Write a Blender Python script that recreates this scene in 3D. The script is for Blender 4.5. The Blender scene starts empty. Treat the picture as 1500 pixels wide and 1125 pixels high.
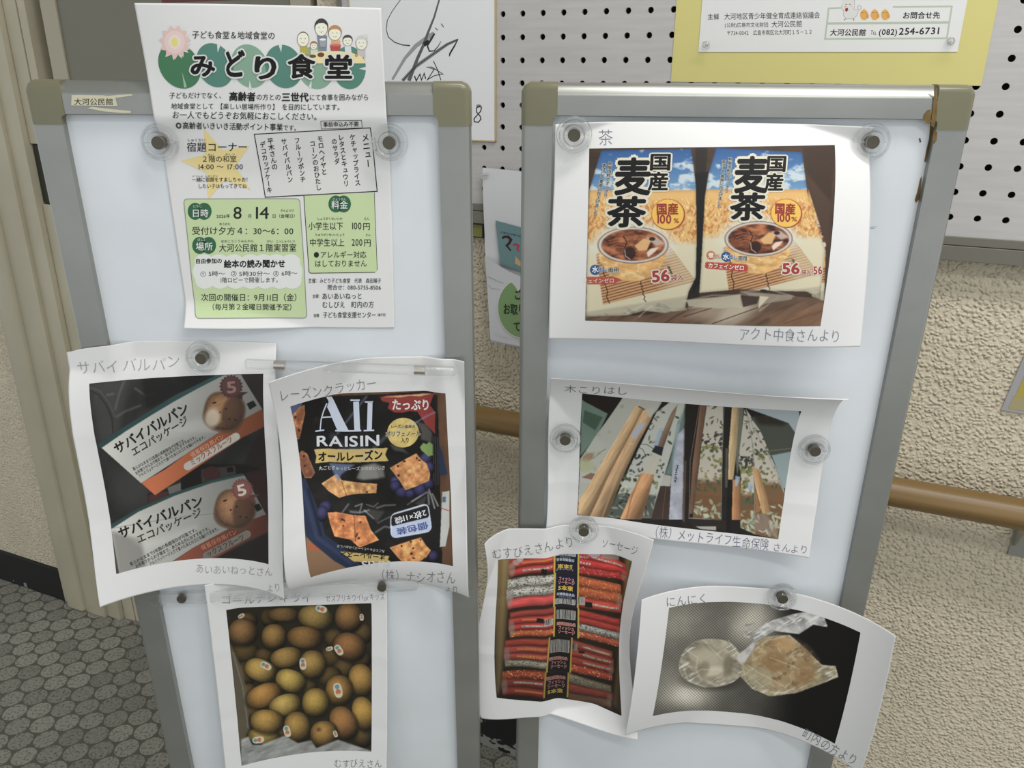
import bpy, bmesh, math, random
import numpy as np
from mathutils import Matrix, Vector

# ---------------------------------------------------------------- camera
scene = bpy.context.scene
COL = scene.collection
FPX, PITCH, ROLL, EYE = 1157.732, 0.361859, 0.0079686, 1.257      # focal length in px of the 1500 px frame
cam_data = bpy.data.cameras.new('camera')
cam_data.sensor_width = 36.0
cam_data.lens = FPX / 1500.0 * 36.0
cam_data.clip_start = 0.02
cam = bpy.data.objects.new('camera', cam_data)
COL.objects.link(cam)
cam.matrix_world = (Matrix.Translation((0, 0, EYE)) @ Matrix.Rotation(math.pi / 2 - PITCH, 4, 'X')
                    @ Matrix.Rotation(ROLL, 4, 'Z'))
scene.camera = cam

# ---------------------------------------------------------------- light and exposure
scene.view_settings.view_transform = 'Standard'
scene.view_settings.look = 'None'
scene.view_settings.gamma = 1.0
scene.view_settings.use_curve_mapping = False
scene.view_settings.exposure = 0.0
world = bpy.data.worlds.new('room_light')
world.use_nodes = True
bg = world.node_tree.nodes['Background']
bg.inputs[0].default_value = (0.93, 0.97, 1.0, 1)
bg.inputs[1].default_value = 0.88
scene.world = world


def area_light(name, loc, sx, sy, power, rotz=0.0, color=(1, 0.985, 0.95), tilt=0.0):
    d = bpy.data.lights.new(name, 'AREA')
    d.shape = 'RECTANGLE'
    d.size, d.size_y = sx, sy
    d.energy = power
    d.color = color
    o = bpy.data.objects.new(name, d)
    COL.objects.link(o)
    o.location = loc
    o.rotation_euler = (tilt, 0, rotz)
    return o


WYAW = 0.40069657                                                  # the back wall runs obliquely
scene.cycles.transparent_max_bounces = 40                          # many layers of clear plastic
area_light('ceiling_lamp_light', (0.60, -0.80, 2.50), 1.25, 0.22, 15, -WYAW)
area_light('second_ceiling_lamp_light', (0.62, 0.20, 2.50), 1.25, 0.22, 18, -WYAW)

# ---------------------------------------------------------------- helpers between image pixels and scene points (millimetres, eye at the origin)
_C, _S = math.cos(PITCH), math.sin(PITCH)
_cr, _sr = math.cos(ROLL), math.sin(ROLL)


def rays(p):
    p = np.atleast_2d(np.array(p, float))
    dx, dy = p[:, 0] - 750, p[:, 1] - 562.5
    u, v = (_cr * dx + _sr * dy) / FPX, -(-_sr * dx + _cr * dy) / FPX
    return np.stack([u, _C + v * _S, -_S + v * _C], 1)


def project(P):
    x, y, z = P[..., 0], P[..., 1], P[..., 2]
    w, v = y * _C - z * _S, y * _S + z * _C
    a, b = FPX * x / w, -FPX * v / w
    return np.stack([750 + _cr * a - _sr * b, 562.5 + _sr * a + _cr * b], -1)


class Plane:
    """origin + axes: u to the right, v up, n towards the viewer"""
    def __init__(s, O, yaw, lean=0.0, roll=0.0):
        ex = np.array([math.cos(yaw), -math.sin(yaw), 0.0])
        en = np.array([-math.sin(yaw), -math.cos(yaw), 0.0])
        zz = np.array([0, 0, 1.0])
        ez = math.cos(lean) * zz + math.sin(lean) * en
        s.en = math.cos(lean) * en - math.sin(lean) * zz
        c, t = math.cos(roll), math.sin(roll)
        s.ex, s.ez, s.O = c * ex + t * ez, -t * ex + c * ez, np.array(O, float)

    def pt(s, U):
        U = np.asarray(U, float)
        return s.O + U[..., 0:1] * s.ex + U[..., 1:2] * s.ez + U[..., 2:3] * s.en

    def uv(s, pts, n=0.0):
        R = rays(pts)
        t = (s.O @ s.en + n) / (R @ s.en)
        P = R * t[:, None] - s.O
        return np.stack([P @ s.ex, P @ s.ez], 1)


def W(P):
    """millimetres from the eye -> scene metres"""
    P = np.asarray(P, float) / 1000.0
    return P + np.array([0, 0, EYE])


rad = math.radians
WALL = Plane((-16.91, 1215.15, 0), WYAW)                            # face of the pegboard; the plaster is 20 mm behind
BL = Plane((0, 759.0, 0), 0.0, rad(1.333), rad(.2066))              # left whiteboard panel
BR = Plane((0, 781.0, 0), rad(4.0), rad(1.55), rad(.04))            # right whiteboard panel
FLOOR_MM = -EYE * 1000

# ---------------------------------------------------------------- materials
MATS = {}


def srgb(c):
    c = np.asarray(c, float) / 255.0
    return np.where(c <= 0.04045, c / 12.92, ((c + 0.055) / 1.055) ** 2.4)


def mat(name, color, rough=0.6, metal=0.0, spec=0.5):
    if name in MATS:
        return MATS[name]
    m = bpy.data.materials.new(name)
    m.use_nodes = True
    b = m.node_tree.nodes['Principled BSDF']
    b.inputs['Base Color'].default_value = (*color, 1)
    b.inputs['Roughness'].default_value = rough
    b.inputs['Metallic'].default_value = metal
    b.inputs['Specular IOR Level'].default_value = spec
    MATS[name] = m
    return m


def nodes_of(m):
    nt = m.node_tree
    return nt, nt.nodes, nt.links, nt.nodes['Principled BSDF']


def add_noise_color(m, c1, c2, scale, detail=3, lo=0.35, hi=0.65, coord='Object', stretch=(1, 1, 1)):
    nt, N, L, b = nodes_of(m)
    tc, mp, nz, rp = N.new('ShaderNodeTexCoord'), N.new('ShaderNodeMapping'), N.new('ShaderNodeTexNoise'), N.new('ShaderNodeValToRGB')
    mp.inputs['Scale'].default_value = stretch
    nz.inputs['Scale'].default_value = scale
    nz.inputs['Detail'].default_value = detail
    rp.color_ramp.elements[0].position, rp.color_ramp.elements[1].position = lo, hi
    rp.color_ramp.elements[0].color, rp.color_ramp.elements[1].color = (*c1, 1), (*c2, 1)
    L.new(tc.outputs[coord], mp.inputs[0]); L.new(mp.outputs[0], nz.inputs['Vector'])
    L.new(nz.outputs['Fac'], rp.inputs[0]); L.new(rp.outputs[0], b.inputs['Base Color'])
    return m


def add_bump(m, scale, strength, dist, detail=2, kind='noise', coord='Object'):
    nt, N, L, b = nodes_of(m)
    tc = N.new('ShaderNodeTexCoord')
    if kind == 'noise':
        t = N.new('ShaderNodeTexNoise'); t.inputs['Scale'].default_value = scale; t.inputs['Detail'].default_value = detail
        out = t.outputs['Fac']
    else:
        t = N.new('ShaderNodeTexVoronoi'); t.inputs['Scale'].default_value = scale; t.feature = 'SMOOTH_F1'
        out = t.outputs['Distance']
    bp = N.new('ShaderNodeBump'); bp.inputs['Strength'].default_value = strength; bp.inputs['Distance'].default_value = dist
    L.new(tc.outputs[coord], t.inputs['Vector']); L.new(out, bp.inputs['Height']); L.new(bp.outputs[0], b.inputs['Normal'])
    return m


M_PANEL = mat('whiteboard_enamel', (0.70, 0.735, 0.765), 0.28)
add_noise_color(M_PANEL, (0.67, 0.70, 0.725), (0.72, 0.755, 0.785), 9, 4)
M_ALU = mat('matt_aluminium', (0.30, 0.305, 0.285), 0.33, 0.6)
add_noise_color(M_ALU, (0.285, 0.29, 0.27), (0.32, 0.325, 0.305), 14, 4)
M_CAP = mat('beige_plastic', (0.175, 0.166, 0.10), 0.28)
M_RUST = mat('rust_stain', (0.22, 0.12, 0.025), 0.8)
M_LABEL = mat('label_paper', (0.62, 0.58, 0.42), 0.6)
M_PAPER = mat('white_paper', (0.755, 0.75, 0.742), 0.75, spec=0.3)
M_WALL = mat('textured_plaster', (0.60, 0.515, 0.385), 0.85, spec=0.25)
M_PEG = mat('grey_pegboard', (0.50, 0.48, 0.468), 0.55)
add_noise_color(M_PEG, (0.475, 0.455, 0.445), (0.52, 0.50, 0.487), 12, 3, stretch=(1, 1, 14))
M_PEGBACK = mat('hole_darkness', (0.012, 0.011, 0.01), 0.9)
M_PEGFRAME = mat('olive_metal_trim', (0.16, 0.152, 0.12), 0.5)
M_BASE = mat('black_baseboard', (0.006, 0.006, 0.006), 0.6)
M_DOORFRAME = mat('beige_steel_paint', (0.5, 0.46, 0.34), 0.5)
add_noise_color(M_DOORFRAME, (0.44, 0.40, 0.295), (0.51, 0.467, 0.345), 5, 5)
M_LEAF = mat('grey_door_paint', (0.175, 0.167, 0.125), 0.5)
M_GAP = mat('brown_door_rebate', (0.10, 0.08, 0.052), 0.7)
M_HINGE = mat('dark_hinge_metal', (0.035, 0.035, 0.028), 0.45, 0.3)
M_WOOD = mat('handrail_wood', (0.30, 0.19, 0.075), 0.38)
add_noise_color(M_WOOD, (0.15, 0.088, 0.026), (0.255, 0.16, 0.06), 1.0, 5, 0.3, 0.7, stretch=(3, 3, 90))
M_STEEL = mat('bracket_steel', (0.42, 0.43, 0.40), 0.3, 0.9)
M_DISC = mat('magnet_metal', (0.10, 0.09, 0.065), 0.45, 0.5)
M_CHROME = mat('nickel_rod', (0.62, 0.58, 0.53), 0.25, 0.9)
M_YELLOW = mat('yellow_card', (0.64, 0.58, 0.22), 0.75)
M_VINYL = mat('white_vinyl', (0.64, 0.64, 0.66), 0.35)
M_CEIL = mat('ceiling_board', (0.75, 0.75, 0.72), 0.8)
M_DARK = mat('black_plastic', (0.02, 0.02, 0.018), 0.5)


def clear_plastic(name, tint=(0.97, 0.98, 0.975), gloss=0.9, blend=0.32, glass=0.0):
    m = bpy.data.materials.new(name)
    m.use_nodes = True
    nt = m.node_tree; N, L = nt.nodes, nt.links
    N.remove(N['Principled BSDF'])
    tr, gl, mx, lw = N.new('ShaderNodeBsdfTransparent'), N.new('ShaderNodeBsdfGlossy'), N.new('ShaderNodeMixShader'), N.new('ShaderNodeLayerWeight')
    tr.inputs[0].default_value = (*tint, 1)
    gl.inputs[0].default_value = (gloss, gloss, gloss, 1)
    gl.inputs['Roughness'].default_value = 0.06
    lw.inputs[0].default_value = blend
    ge, mu = N.new('ShaderNodeNewGeometry'), N.new('ShaderNodeMath')     # reflect at the outer face only
    mu.operation = 'MULTIPLY_ADD'; mu.inputs[1].default_value = -1.0
    pr = N.new('ShaderNodeMath'); pr.operation = 'MULTIPLY'
    L.new(ge.outputs['Backfacing'], pr.inputs[0]); L.new(lw.outputs['Fresnel'], pr.inputs[1])
    L.new(pr.outputs[0], mu.inputs[0]); L.new(lw.outputs['Fresnel'], mu.inputs[2])
    L.new(mu.outputs[0], mx.inputs[0]); L.new(tr.outputs[0], mx.inputs[1]); L.new(gl.outputs[0], mx.inputs[2])
    last = mx.outputs[0]
    if glass > 0:                                                     # body of the moulding bends light
        gs, m2 = N.new('ShaderNodeBsdfGlass'), N.new('ShaderNodeMixShader')
        gs.inputs['IOR'].default_value = 1.46; gs.inputs['Roughness'].default_value = 0.03
        m2.inputs[0].default_value = glass
        L.new(last, m2.inputs[1]); L.new(gs.outputs[0], m2.inputs[2]); last = m2.outputs[0]
    L.new(last, N['Material Output'].inputs['Surface'])
    MATS[name] = m
    return m


M_CLEAR = clear_plastic('clear_acrylic', (0.985, 0.99, 0.99), 1.0, 0.30, 0.42)
M_FILM = clear_plastic('clear_film', (1, 1, 1), 0.6, 0.06)


def ink_material():
    m = bpy.data.materials.new('printing_ink')
    m.use_nodes = True
    nt, N, L, b = nodes_of(m)
    a = N.new('ShaderNodeVertexColor'); a.layer_name = 'ink'
    L.new(a.outputs['Color'], b.inputs['Base Color'])
    b.inputs['Roughness'].default_value = 0.62
    b.inputs['Specular IOR Level'].default_value = 0.3
    return m


M_INK = ink_material()

# ---------------------------------------------------------------- objects


def tag(o, label=None, category=None, group=None, kind=None):
    if label: o['label'] = label
    if category: o['category'] = category
    if group: o['group'] = group
    if kind: o['kind'] = kind
    return o


def make(name, verts, faces, material, loc=(0, 0, 0), parent=None, smooth=False):
    """verts in scene metres; the object's origin goes to loc (a child shares its thing's origin)"""
    me = bpy.data.meshes.new(name)
    V = np.asarray(verts, float)
    if parent is not None:
        loc = parent['_o'] if '_o' in parent else parent.location
    loc = np.array(loc, float)
    me.from_pydata((V - loc).tolist(), [], faces)
    for m in (material if isinstance(material, (list, tuple)) else [material]):
        me.materials.append(m)
    me.validate()
    me.update()
    o = bpy.data.objects.new(name, me)
    COL.objects.link(o)
    if parent is not None:
        o.parent = parent
    else:
        o.location = loc
    if smooth:
        me.polygons.foreach_set('use_smooth', [True] * len(me.polygons))
    return o


def empty(name, loc):
    o = bpy.data.objects.new(name, None)
    COL.objects.link(o)
    o.location = Vector([float(a) for a in loc])
    o.empty_display_size = 0.05
    return o


class MB:
    """collects shapes of one part in plane coordinates (u, v, n in mm) or scene metres"""
    def __init__(s, plane=None):
        s.v, s.f, s.pl, s.mi = [], [], plane, []

    def add(s, V, F, m=0):
        k = len(s.v)
        V = np.asarray(V, float)
        if s.pl is not None:
            V = W(s.pl.pt(V))
        s.v += V.tolist()
        s.f += [tuple(i + k for i in f) for f in F]
        s.mi += [m] * len(F)
        return s

    def box(s, u0, u1, v0, v1, n0, n1, bev=0.0, m=0):
        if bev <= 0:
            V = [(u, v, n) for n in (n0, n1) for v in (v0, v1) for u in (u0, u1)]
            return s.add(V, [(0, 2, 3, 1), (4, 5, 7, 6), (0, 1, 5, 4), (2, 6, 7, 3), (0, 4, 6, 2), (1, 3, 7, 5)], m)
        bm = bmesh.new()
        bmesh.ops.create_cube(bm, size=1.0)
        for w in bm.verts:
            w.co = Vector(((u0 + u1) / 2 + w.co.x * (u1 - u0), (v0 + v1) / 2 + w.co.y * (v1 - v0), (n0 + n1) / 2 + w.co.z * (n1 - n0)))
        bmesh.ops.bevel(bm, geom=list(bm.edges), offset=bev, segments=3, profile=0.5, affect='EDGES', clamp_overlap=True)
        return s.bm(bm, m)

    def bm(s, bm, m=0):
        bm.verts.index_update()
        s.add([w.co[:] for w in bm.verts], [[q.index for q in f.verts] for f in bm.faces], m)
        bm.free()
        return s

    def plate(s, poly, n0, n1, bev=0.0, seg=4, sel=None, m=0):
        """extruded outline; the front edges picked by sel(mid_u, mid_v) are rounded"""
        bm = bmesh.new()
        a = [bm.verts.new((p[0], p[1], n0)) for p in poly]
        b = [bm.verts.new((p[0], p[1], n1)) for p in poly]
        k = len(poly)
        bm.faces.new(a[::-1]); ft = bm.faces.new(b)
        for i in range(k):
            bm.faces.new((a[i], a[(i + 1) % k], b[(i + 1) % k], b[i]))
        bmesh.ops.recalc_face_normals(bm, faces=bm.faces)
        if bev > 0:
            es = [e for e in ft.edges if sel is None or sel((e.verts[0].co.x + e.verts[1].co.x) / 2, (e.verts[0].co.y + e.verts[1].co.y) / 2)]
            bmesh.ops.bevel(bm, geom=es, offset=bev, segments=seg, profile=0.5, affect='EDGES', clamp_overlap=True)
        return s.bm(bm, m)

    def lathe(s, prof, cu, cv, cn=0.0, seg=40, half=None, m=0):
        """profile of (radius, height along n)"""
        V, F = [], []
        k = len(prof)
        for i in range(seg):
            a = 2 * math.pi * i / seg
            V += [(cu + r * math.cos(a), cv + r * math.sin(a), cn + h) for r, h in prof]
        for i in range(seg):
            j = (i + 1) % seg
            for q in range(k - 1):
                F.append((i * k + q, j * k + q, j * k + q + 1, i * k + q + 1))
        return s.add(V, F, m)

    def tube(s, pts, r, seg=16, cap=True, m=0):
        pts = [np.array(p, float) for p in pts]
        V, F = [], []
        for i, p in enumerate(pts):
            d = pts[min(i + 1, len(pts) - 1)] - pts[max(i - 1, 0)]
            d = d / np.linalg.norm(d)
            ref = np.array([0, 0, 1.0]) if abs(d[2]) < 0.9 else np.array([1.0, 0, 0])
            a = np.cross(d, ref); a /= np.linalg.norm(a)
            b = np.cross(d, a)
            rr = r[i] if isinstance(r, (list, tuple)) else r
            V += [p + rr * (math.cos(2 * math.pi * k / seg) * a + math.sin(2 * math.pi * k / seg) * b) for k in range(seg)]
        for i in range(len(pts) - 1):
            for k in range(seg):
                q = (k + 1) % seg
                F.append((i * seg + k, i * seg + q, (i + 1) * seg + q, (i + 1) * seg + k))
        if cap:
            F.append(tuple(range(seg))[::-1]); F.append(tuple((len(pts) - 1) * seg + k for k in range(seg)))
        return s.add(V, F, m)

    def build(s, name, material, loc=(0, 0, 0), parent=None, smooth=False):
        o = make(name, s.v, s.f, material, loc, parent, smooth)
        if isinstance(material, (list, tuple)):
            o.data.polygons.foreach_set('material_index', s.mi)
        return o


def smooth_by_angle(o, deg=35):
    me = o.data
    bm = bmesh.new(); bm.from_mesh(me)
    bmesh.ops.remove_doubles(bm, verts=bm.verts, dist=1e-6)
    bmesh.ops.recalc_face_normals(bm, faces=bm.faces)
    for f in bm.faces: f.smooth = True
    for e in bm.edges:
        if len(e.link_faces) == 2 and e.calc_face_angle(0) > math.radians(deg):
            e.smooth = False
    bm.to_mesh(me); bm.free()
    return o
# ---------------------------------------------------------------- the setting


def floor_material():
    m = mat('round_mosaic_tiles', (0.2, 0.2, 0.17), 0.6)
    nt, N, L, b = nodes_of(m)

    def M(op, a, c=None, c2=None):
        n = N.new('ShaderNodeMath'); n.operation = op
        for i, x in enumerate((a, c, c2)):
            if x is None: continue
            if isinstance(x, (int, float)): n.inputs[i].default_value = x
            else: L.new(x, n.inputs[i])
        return n.outputs[0]
    a = 0.0488
    tc, mp = N.new('ShaderNodeTexCoord'), N.new('ShaderNodeMapping')
    mp.vector_type = 'TEXTURE'
    mp.inputs['Rotation'].default_value = (0, 0, math.radians(6.8))
    mp.inputs['Location'].default_value = (-1.0235, 1.2842, 0)
    L.new(tc.outputs['Object'], mp.inputs[0])
    sp = N.new('ShaderNodeSeparateXYZ'); L.new(mp.outputs[0], sp.inputs[0])
    X, Y = M('DIVIDE', sp.outputs[0], a), M('DIVIDE', sp.outputs[1], a)
    r3 = math.sqrt(3)

    def lattice(ox, oy):
        x, y = M('ADD', X, ox), M('ADD', Y, oy)
        ix, iy = M('ROUND', x), M('ROUND', M('DIVIDE', y, r3))
        dx, dy = M('SUBTRACT', x, ix), M('SUBTRACT', y, M('MULTIPLY', iy, r3))
        d = M('SQRT', M('ADD', M('MULTIPLY', dx, dx), M('MULTIPLY', dy, dy)))
        return d, M('ADD', M('MULTIPLY', ix, 1.37), M('ADD', M('MULTIPLY', iy, 7.13), ox * 31.7))
    d1, i1 = lattice(0.0, 0.0)
    d2, i2 = lattice(0.5, r3 / 2)
    d = M('MINIMUM', d1, d2)
    first = M('LESS_THAN', d1, d2)
    idv = M('ADD', M('MULTIPLY', first, i1), M('MULTIPLY', M('SUBTRACT', 1.0, first), i2))
    wn = N.new('ShaderNodeTexWhiteNoise'); wn.noise_dimensions = '1D'; L.new(idv, wn.inputs['W'])
    mr = N.new('ShaderNodeMapRange'); mr.inputs[1].default_value, mr.inputs[2].default_value = 0.455, 0.485
    mr.inputs[3].default_value, mr.inputs[4].default_value = 1.0, 0.0
    L.new(d, mr.inputs[0])
    # speckled terrazzo face
    nz = N.new('ShaderNodeTexNoise'); nz.inputs['Scale'].default_value = 190; nz.inputs['Detail'].default_value = 4
    L.new(tc.outputs['Object'], nz.inputs['Vector'])
    rp = N.new('ShaderNodeValToRGB')
    rp.color_ramp.elements[0].position, rp.color_ramp.elements[1].position = 0.33, 0.52
    rp.color_ramp.elements[0].color, rp.color_ramp.elements[1].color = (0.10, 0.095, 0.08, 1), (0.27, 0.262, 0.222, 1)
    L.new(nz.outputs['Fac'], rp.inputs[0])
    vary = M('ADD', M('MULTIPLY', wn.outputs['Value'], 0.38), 0.82)
    mul = N.new('ShaderNodeMixRGB'); mul.blend_type = 'MULTIPLY'; mul.inputs[0].default_value = 1.0
    cmb = N.new('ShaderNodeCombineColor')
    for i in range(3): L.new(vary, cmb.inputs[i])
    L.new(rp.outputs[0], mul.inputs[1]); L.new(cmb.outputs[0], mul.inputs[2])
    mix = N.new('ShaderNodeMixRGB')
    mix.inputs[1].default_value = (0.10, 0.096, 0.076, 1)
    L.new(mr.outputs[0], mix.inputs[0]); L.new(mul.outputs[0], mix.inputs[2])
    L.new(mix.outputs[0], b.inputs['Base Color'])
    bp = N.new('ShaderNodeBump'); bp.inputs['Strength'].default_value = 0.5; bp.inputs['Distance'].default_value = 0.0015
    L.new(mr.outputs[0], bp.inputs['Height']); L.new(bp.outputs[0], b.inputs['Normal'])
    return m


def plaster_bump():
    nt, N, L, b = nodes_of(M_WALL)
    tc = N.new('ShaderNodeTexCoord')
    v = N.new('ShaderNodeTexVoronoi'); v.feature = 'SMOOTH_F1'; v.inputs['Scale'].default_value = 190; v.inputs['Smoothness'].default_value = 0.35
    n1 = N.new('ShaderNodeTexNoise'); n1.inputs['Scale'].default_value = 130; n1.inputs['Detail'].default_value = 3
    nd = N.new('ShaderNodeTexNoise'); nd.inputs['Scale'].default_value = 60; nd.inputs['Detail'].default_value = 2
    off = N.new('ShaderNodeVectorMath'); off.operation = 'MULTIPLY_ADD'; off.inputs[1].default_value = (0.008, 0.008, 0.008)
    L.new(nd.outputs['Color'], off.inputs[0]); L.new(tc.outputs['Object'], off.inputs[2])
    for t in (nd, n1): L.new(tc.outputs['Object'], t.inputs['Vector'])
    L.new(off.outputs[0], v.inputs['Vector'])
    r = N.new('ShaderNodeMapRange'); r.inputs[1].default_value, r.inputs[2].default_value = 0.05, 0.62
    r.inputs[3].default_value, r.inputs[4].default_value = 1.0, 0.0
    L.new(v.outputs['Distance'], r.inputs[0])
    m1 = N.new('ShaderNodeMath'); m1.operation = 'MULTIPLY_ADD'; m1.inputs[1].default_value = 1.3
    L.new(n1.outputs['Fac'], m1.inputs[0]); L.new(r.outputs[0], m1.inputs[2])
    bp = N.new('ShaderNodeBump'); bp.inputs['Strength'].default_value = 1.0; bp.inputs['Distance'].default_value = 0.0026
    L.new(m1.outputs[0], bp.inputs['Height']); L.new(bp.outputs[0], b.inputs['Normal'])
    n2 = N.new('ShaderNodeTexNoise'); n2.inputs['Scale'].default_value = 4; n2.inputs['Detail'].default_value = 4
    L.new(tc.outputs['Object'], n2.inputs['Vector'])
    rp = N.new('ShaderNodeValToRGB')
    rp.color_ramp.elements[0].position, rp.color_ramp.elements[1].position = 0.3, 0.7
    rp.color_ramp.elements[0].color, rp.color_ramp.elements[1].color = (0.60, 0.53, 0.40, 1), (0.66, 0.585, 0.445, 1)
    L.new(n2.outputs['Fac'], rp.inputs[0]); L.new(rp.outputs[0], b.inputs['Base Color'])


plaster_bump()
Z0 = FLOOR_MM

o = make('floor', [(-3.2, -1.6, 0), (2.4, -1.6, 0), (2.4, 3.2, 0), (-3.2, 3.2, 0), (-3.2, -1.6, -.05), (2.4, -1.6, -.05), (2.4, 3.2, -.05), (-3.2, 3.2, -.05)],
         [(0, 1, 2, 3), (7, 6, 5, 4), (0, 4, 5, 1), (1, 5, 6, 2), (2, 6, 7, 3), (3, 7, 4, 0)], floor_material())
tag(o, 'floor of round grey speckled mosaic tiles', None, None, 'structure')
o = make('ceiling', [(-3.2, -1.6, 2.56), (2.4, -1.6, 2.56), (2.4, 3.2, 2.56), (-3.2, 3.2, 2.56), (-3.2, -1.6, 2.6), (2.4, -1.6, 2.6), (2.4, 3.2, 2.6), (-3.2, 3.2, 2.6)],
         [(3, 2, 1, 0), (4, 5, 6, 7), (0, 1, 5, 4), (1, 2, 6, 5), (2, 3, 7, 6), (3, 0, 4, 7)], M_CEIL)
tag(o, 'plain pale ceiling', None, None, 'structure')

DOOR_L, DOOR_R, DOOR_TOP = -1190.0, -325.0, 800.0
CEIL = 1303.0
w = MB(WALL)
w.box(-2150, DOOR_L, Z0, CEIL, -130, -20)
w.box(DOOR_R, 1250, Z0, CEIL, -130, -20)
w.box(DOOR_L, DOOR_R, DOOR_TOP, CEIL, -130, -20)
tag(w.build('wall_back', M_WALL), 'cream textured plaster wall', None, None, 'structure')


def baseboard_material():
    nt, N, L, b = nodes_of(M_BASE)
    tc = N.new('ShaderNodeTexCoord')
    nz = N.new('ShaderNodeTexNoise'); nz.inputs['Scale'].default_value = 55; nz.inputs['Detail'].default_value = 5
    L.new(tc.outputs['Object'], nz.inputs['Vector'])
    sp = N.new('ShaderNodeSeparateXYZ'); L.new(tc.outputs['Object'], sp.inputs[0])
    band = N.new('ShaderNodeMapRange'); band.inputs[1].default_value, band.inputs[2].default_value = 0.012, 0.034
    band.inputs[3].default_value, band.inputs[4].default_value = 0.10, -0.12
    L.new(sp.outputs[2], band.inputs[0])
    big = N.new('ShaderNodeMapRange'); big.inputs[1].default_value, big.inputs[2].default_value = -0.45, -0.30
    big.inputs[3].default_value, big.inputs[4].default_value = -0.2, 0.0
    L.new(sp.outputs[0], big.inputs[0])
    s = N.new('ShaderNodeMath'); L.new(nz.outputs['Fac'], s.inputs[0]); L.new(band.outputs[0], s.inputs[1])
    s2 = N.new('ShaderNodeMath'); L.new(s.outputs[0], s2.inputs[0]); L.new(big.outputs[0], s2.inputs[1])
    rp = N.new('ShaderNodeValToRGB'); rp.color_ramp.interpolation = 'LINEAR'
    rp.color_ramp.elements[0].position, rp.color_ramp.elements[1].position = 0.545, 0.56
    rp.color_ramp.elements[0].color, rp.color_ramp.elements[1].color = (0.006, 0.006, 0.006, 1), (0.24, 0.24, 0.21, 1)
    L.new(s2.outputs[0], rp.inputs[0]); L.new(rp.outputs[0], b.inputs['Base Color'])


baseboard_material()
b = MB(WALL).box(-2150, -1236, Z0, Z0 + 93, -20, -12, 1.2)
tag(b.build('baseboard_left', M_BASE), 'black baseboard left of the door frame', None, None, 'structure')
b = MB(WALL).box(-318, 1250, Z0, Z0 + 93, -20, -12, 1.2)
tag(b.build('baseboard_back', M_BASE), 'black scuffed baseboard behind the whiteboards', None, None, 'structure')

# door with its painted steel frame
door = empty('door_1', W(WALL.pt(np.array([-780.0, Z0, -40.0]))))
tag(door, 'grey door in a stepped beige steel frame', None, None, 'structure')
c = MB(WALL)
c.box(-1236, -1206, Z0, 860, -20, -12, 1.0)
c.box(-1207, -1150, Z0, 850, -20, 6, 9.0)
c.box(-1152, -1086, Z0, 840, -20, -4, 1.0)
c.box(-1088, -1043, Z0, 835, -75, -12, 1.0)
c.box(-1236, -318, 800, 850, -20, -4, 3.0)
smooth_by_angle(c.build('door_casing', M_DOORFRAME, parent=door))
c = MB(WALL)
c.box(-1041, -1007, Z0, -236, -75, -24, 1.0)
c.box(-1041, -1007, -117, 800, -75, -24, 1.0)
c.box(-1005, -985, Z0, 800, -75, -26, 1.0)
c.build('door_jamb', M_DOORFRAME, parent=door)
c = MB(WALL)
c.box(-1043, -985, Z0, 800, -128, -76)
c.box(-987, -905, Z0, 800, -128, -62)
c.box(-343, -318, Z0, 800, -128, -40)
c.build('door_rebate', M_GAP, parent=door)
c = MB(WALL).box(-1041, -1007, -233, -119, -75, -28, 0.5)
hg = c.build('hinge', M_HINGE, parent=door)
c = MB(WALL)
for k, (q, z) in enumerate([(-1018, -131), (-1030, -151), (-1017, -172), (-1030, -194), (-1018, -214), (-1030, -228)]):
    c.lathe([(0.1, 1.6), (3.0, 1.6), (3.6, 0)], q, z, -28, 14)
hs = c.build('hinge_screws', M_DARK); hs.parent = hg
c = MB(WALL).box(-949, -910, Z0 + 6, 795, -60, -30, 1.2)
c.box(-384, -345, Z0 + 6, 795, -60, -30, 1.2)
c.build('leaf_edge', mat('pale_leaf_edge', (0.40, 0.36, 0.27), 0.5), parent=door)
c = MB(WALL).box(-911, -383, Z0 + 6, 795, -62, -34)
c.build('door_leaf', M_LEAF, parent=door)

# pegboard with real holes on a 30 mm grid
peg = empty('pegboard', W(WALL.pt(np.array([480.0, -185.0, -20.0]))))
tag(peg, 'grey perforated pegboard in an olive metal trim fixed to the wall', 'pegboard')
PEG_L, PEG_R, PEG_B, PEG_T = -266.0, 1195.0, -171.0, 560.0
c = MB(WALL)
pitch, hr, K = 30.0, 4.0, 16
cols = [k * pitch for k in range(-8, 39)]
rows = [92.28 - k * pitch for k in range(-9, 9)]
ring = [(math.cos(2 * math.pi * (i + .5) / K), math.sin(2 * math.pi * (i + .5) / K)) for i in range(K)]
V, F = [], []
for x in cols:
    for y in rows:
        k = len(V)
        for cx, sy in ring:
            t = 15.0 / max(abs(cx), abs(sy))
            V.append((x + cx * t, y + sy * t, 0.0))
        V += [(x + hr * cx, y + hr * sy, 0.0) for cx, sy in ring]
        V += [(x + hr * cx, y + hr * sy, -5.0) for cx, sy in ring]
        for i in range(K):
            j = (i + 1) % K
            F.append((k + i, k + j, k + K + j, k + K + i))
            F.append((k + K + i, k + K + j, k + 2 * K + j, k + 2 * K + i))
# close the cell corners left by the 16-gon cells
        for qx, qy in ((1, 1), (-1, 1), (-1, -1), (1, -1)):
            idx = [i for i in range(K) if ring[i][0] * qx > 0.55 and ring[i][1] * qy > 0.55]
            if len(idx) == 2:
                V.append((x + 15 * qx, y + 15 * qy, 0.0))
                F.append((k + idx[0], len(V) - 1, k + idx[1]) if True else ())
c.add(V, F)
x0, x1, y0, y1 = cols[0] - 15, cols[-1] + 15, rows[-1] - 15, rows[0] + 15
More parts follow.
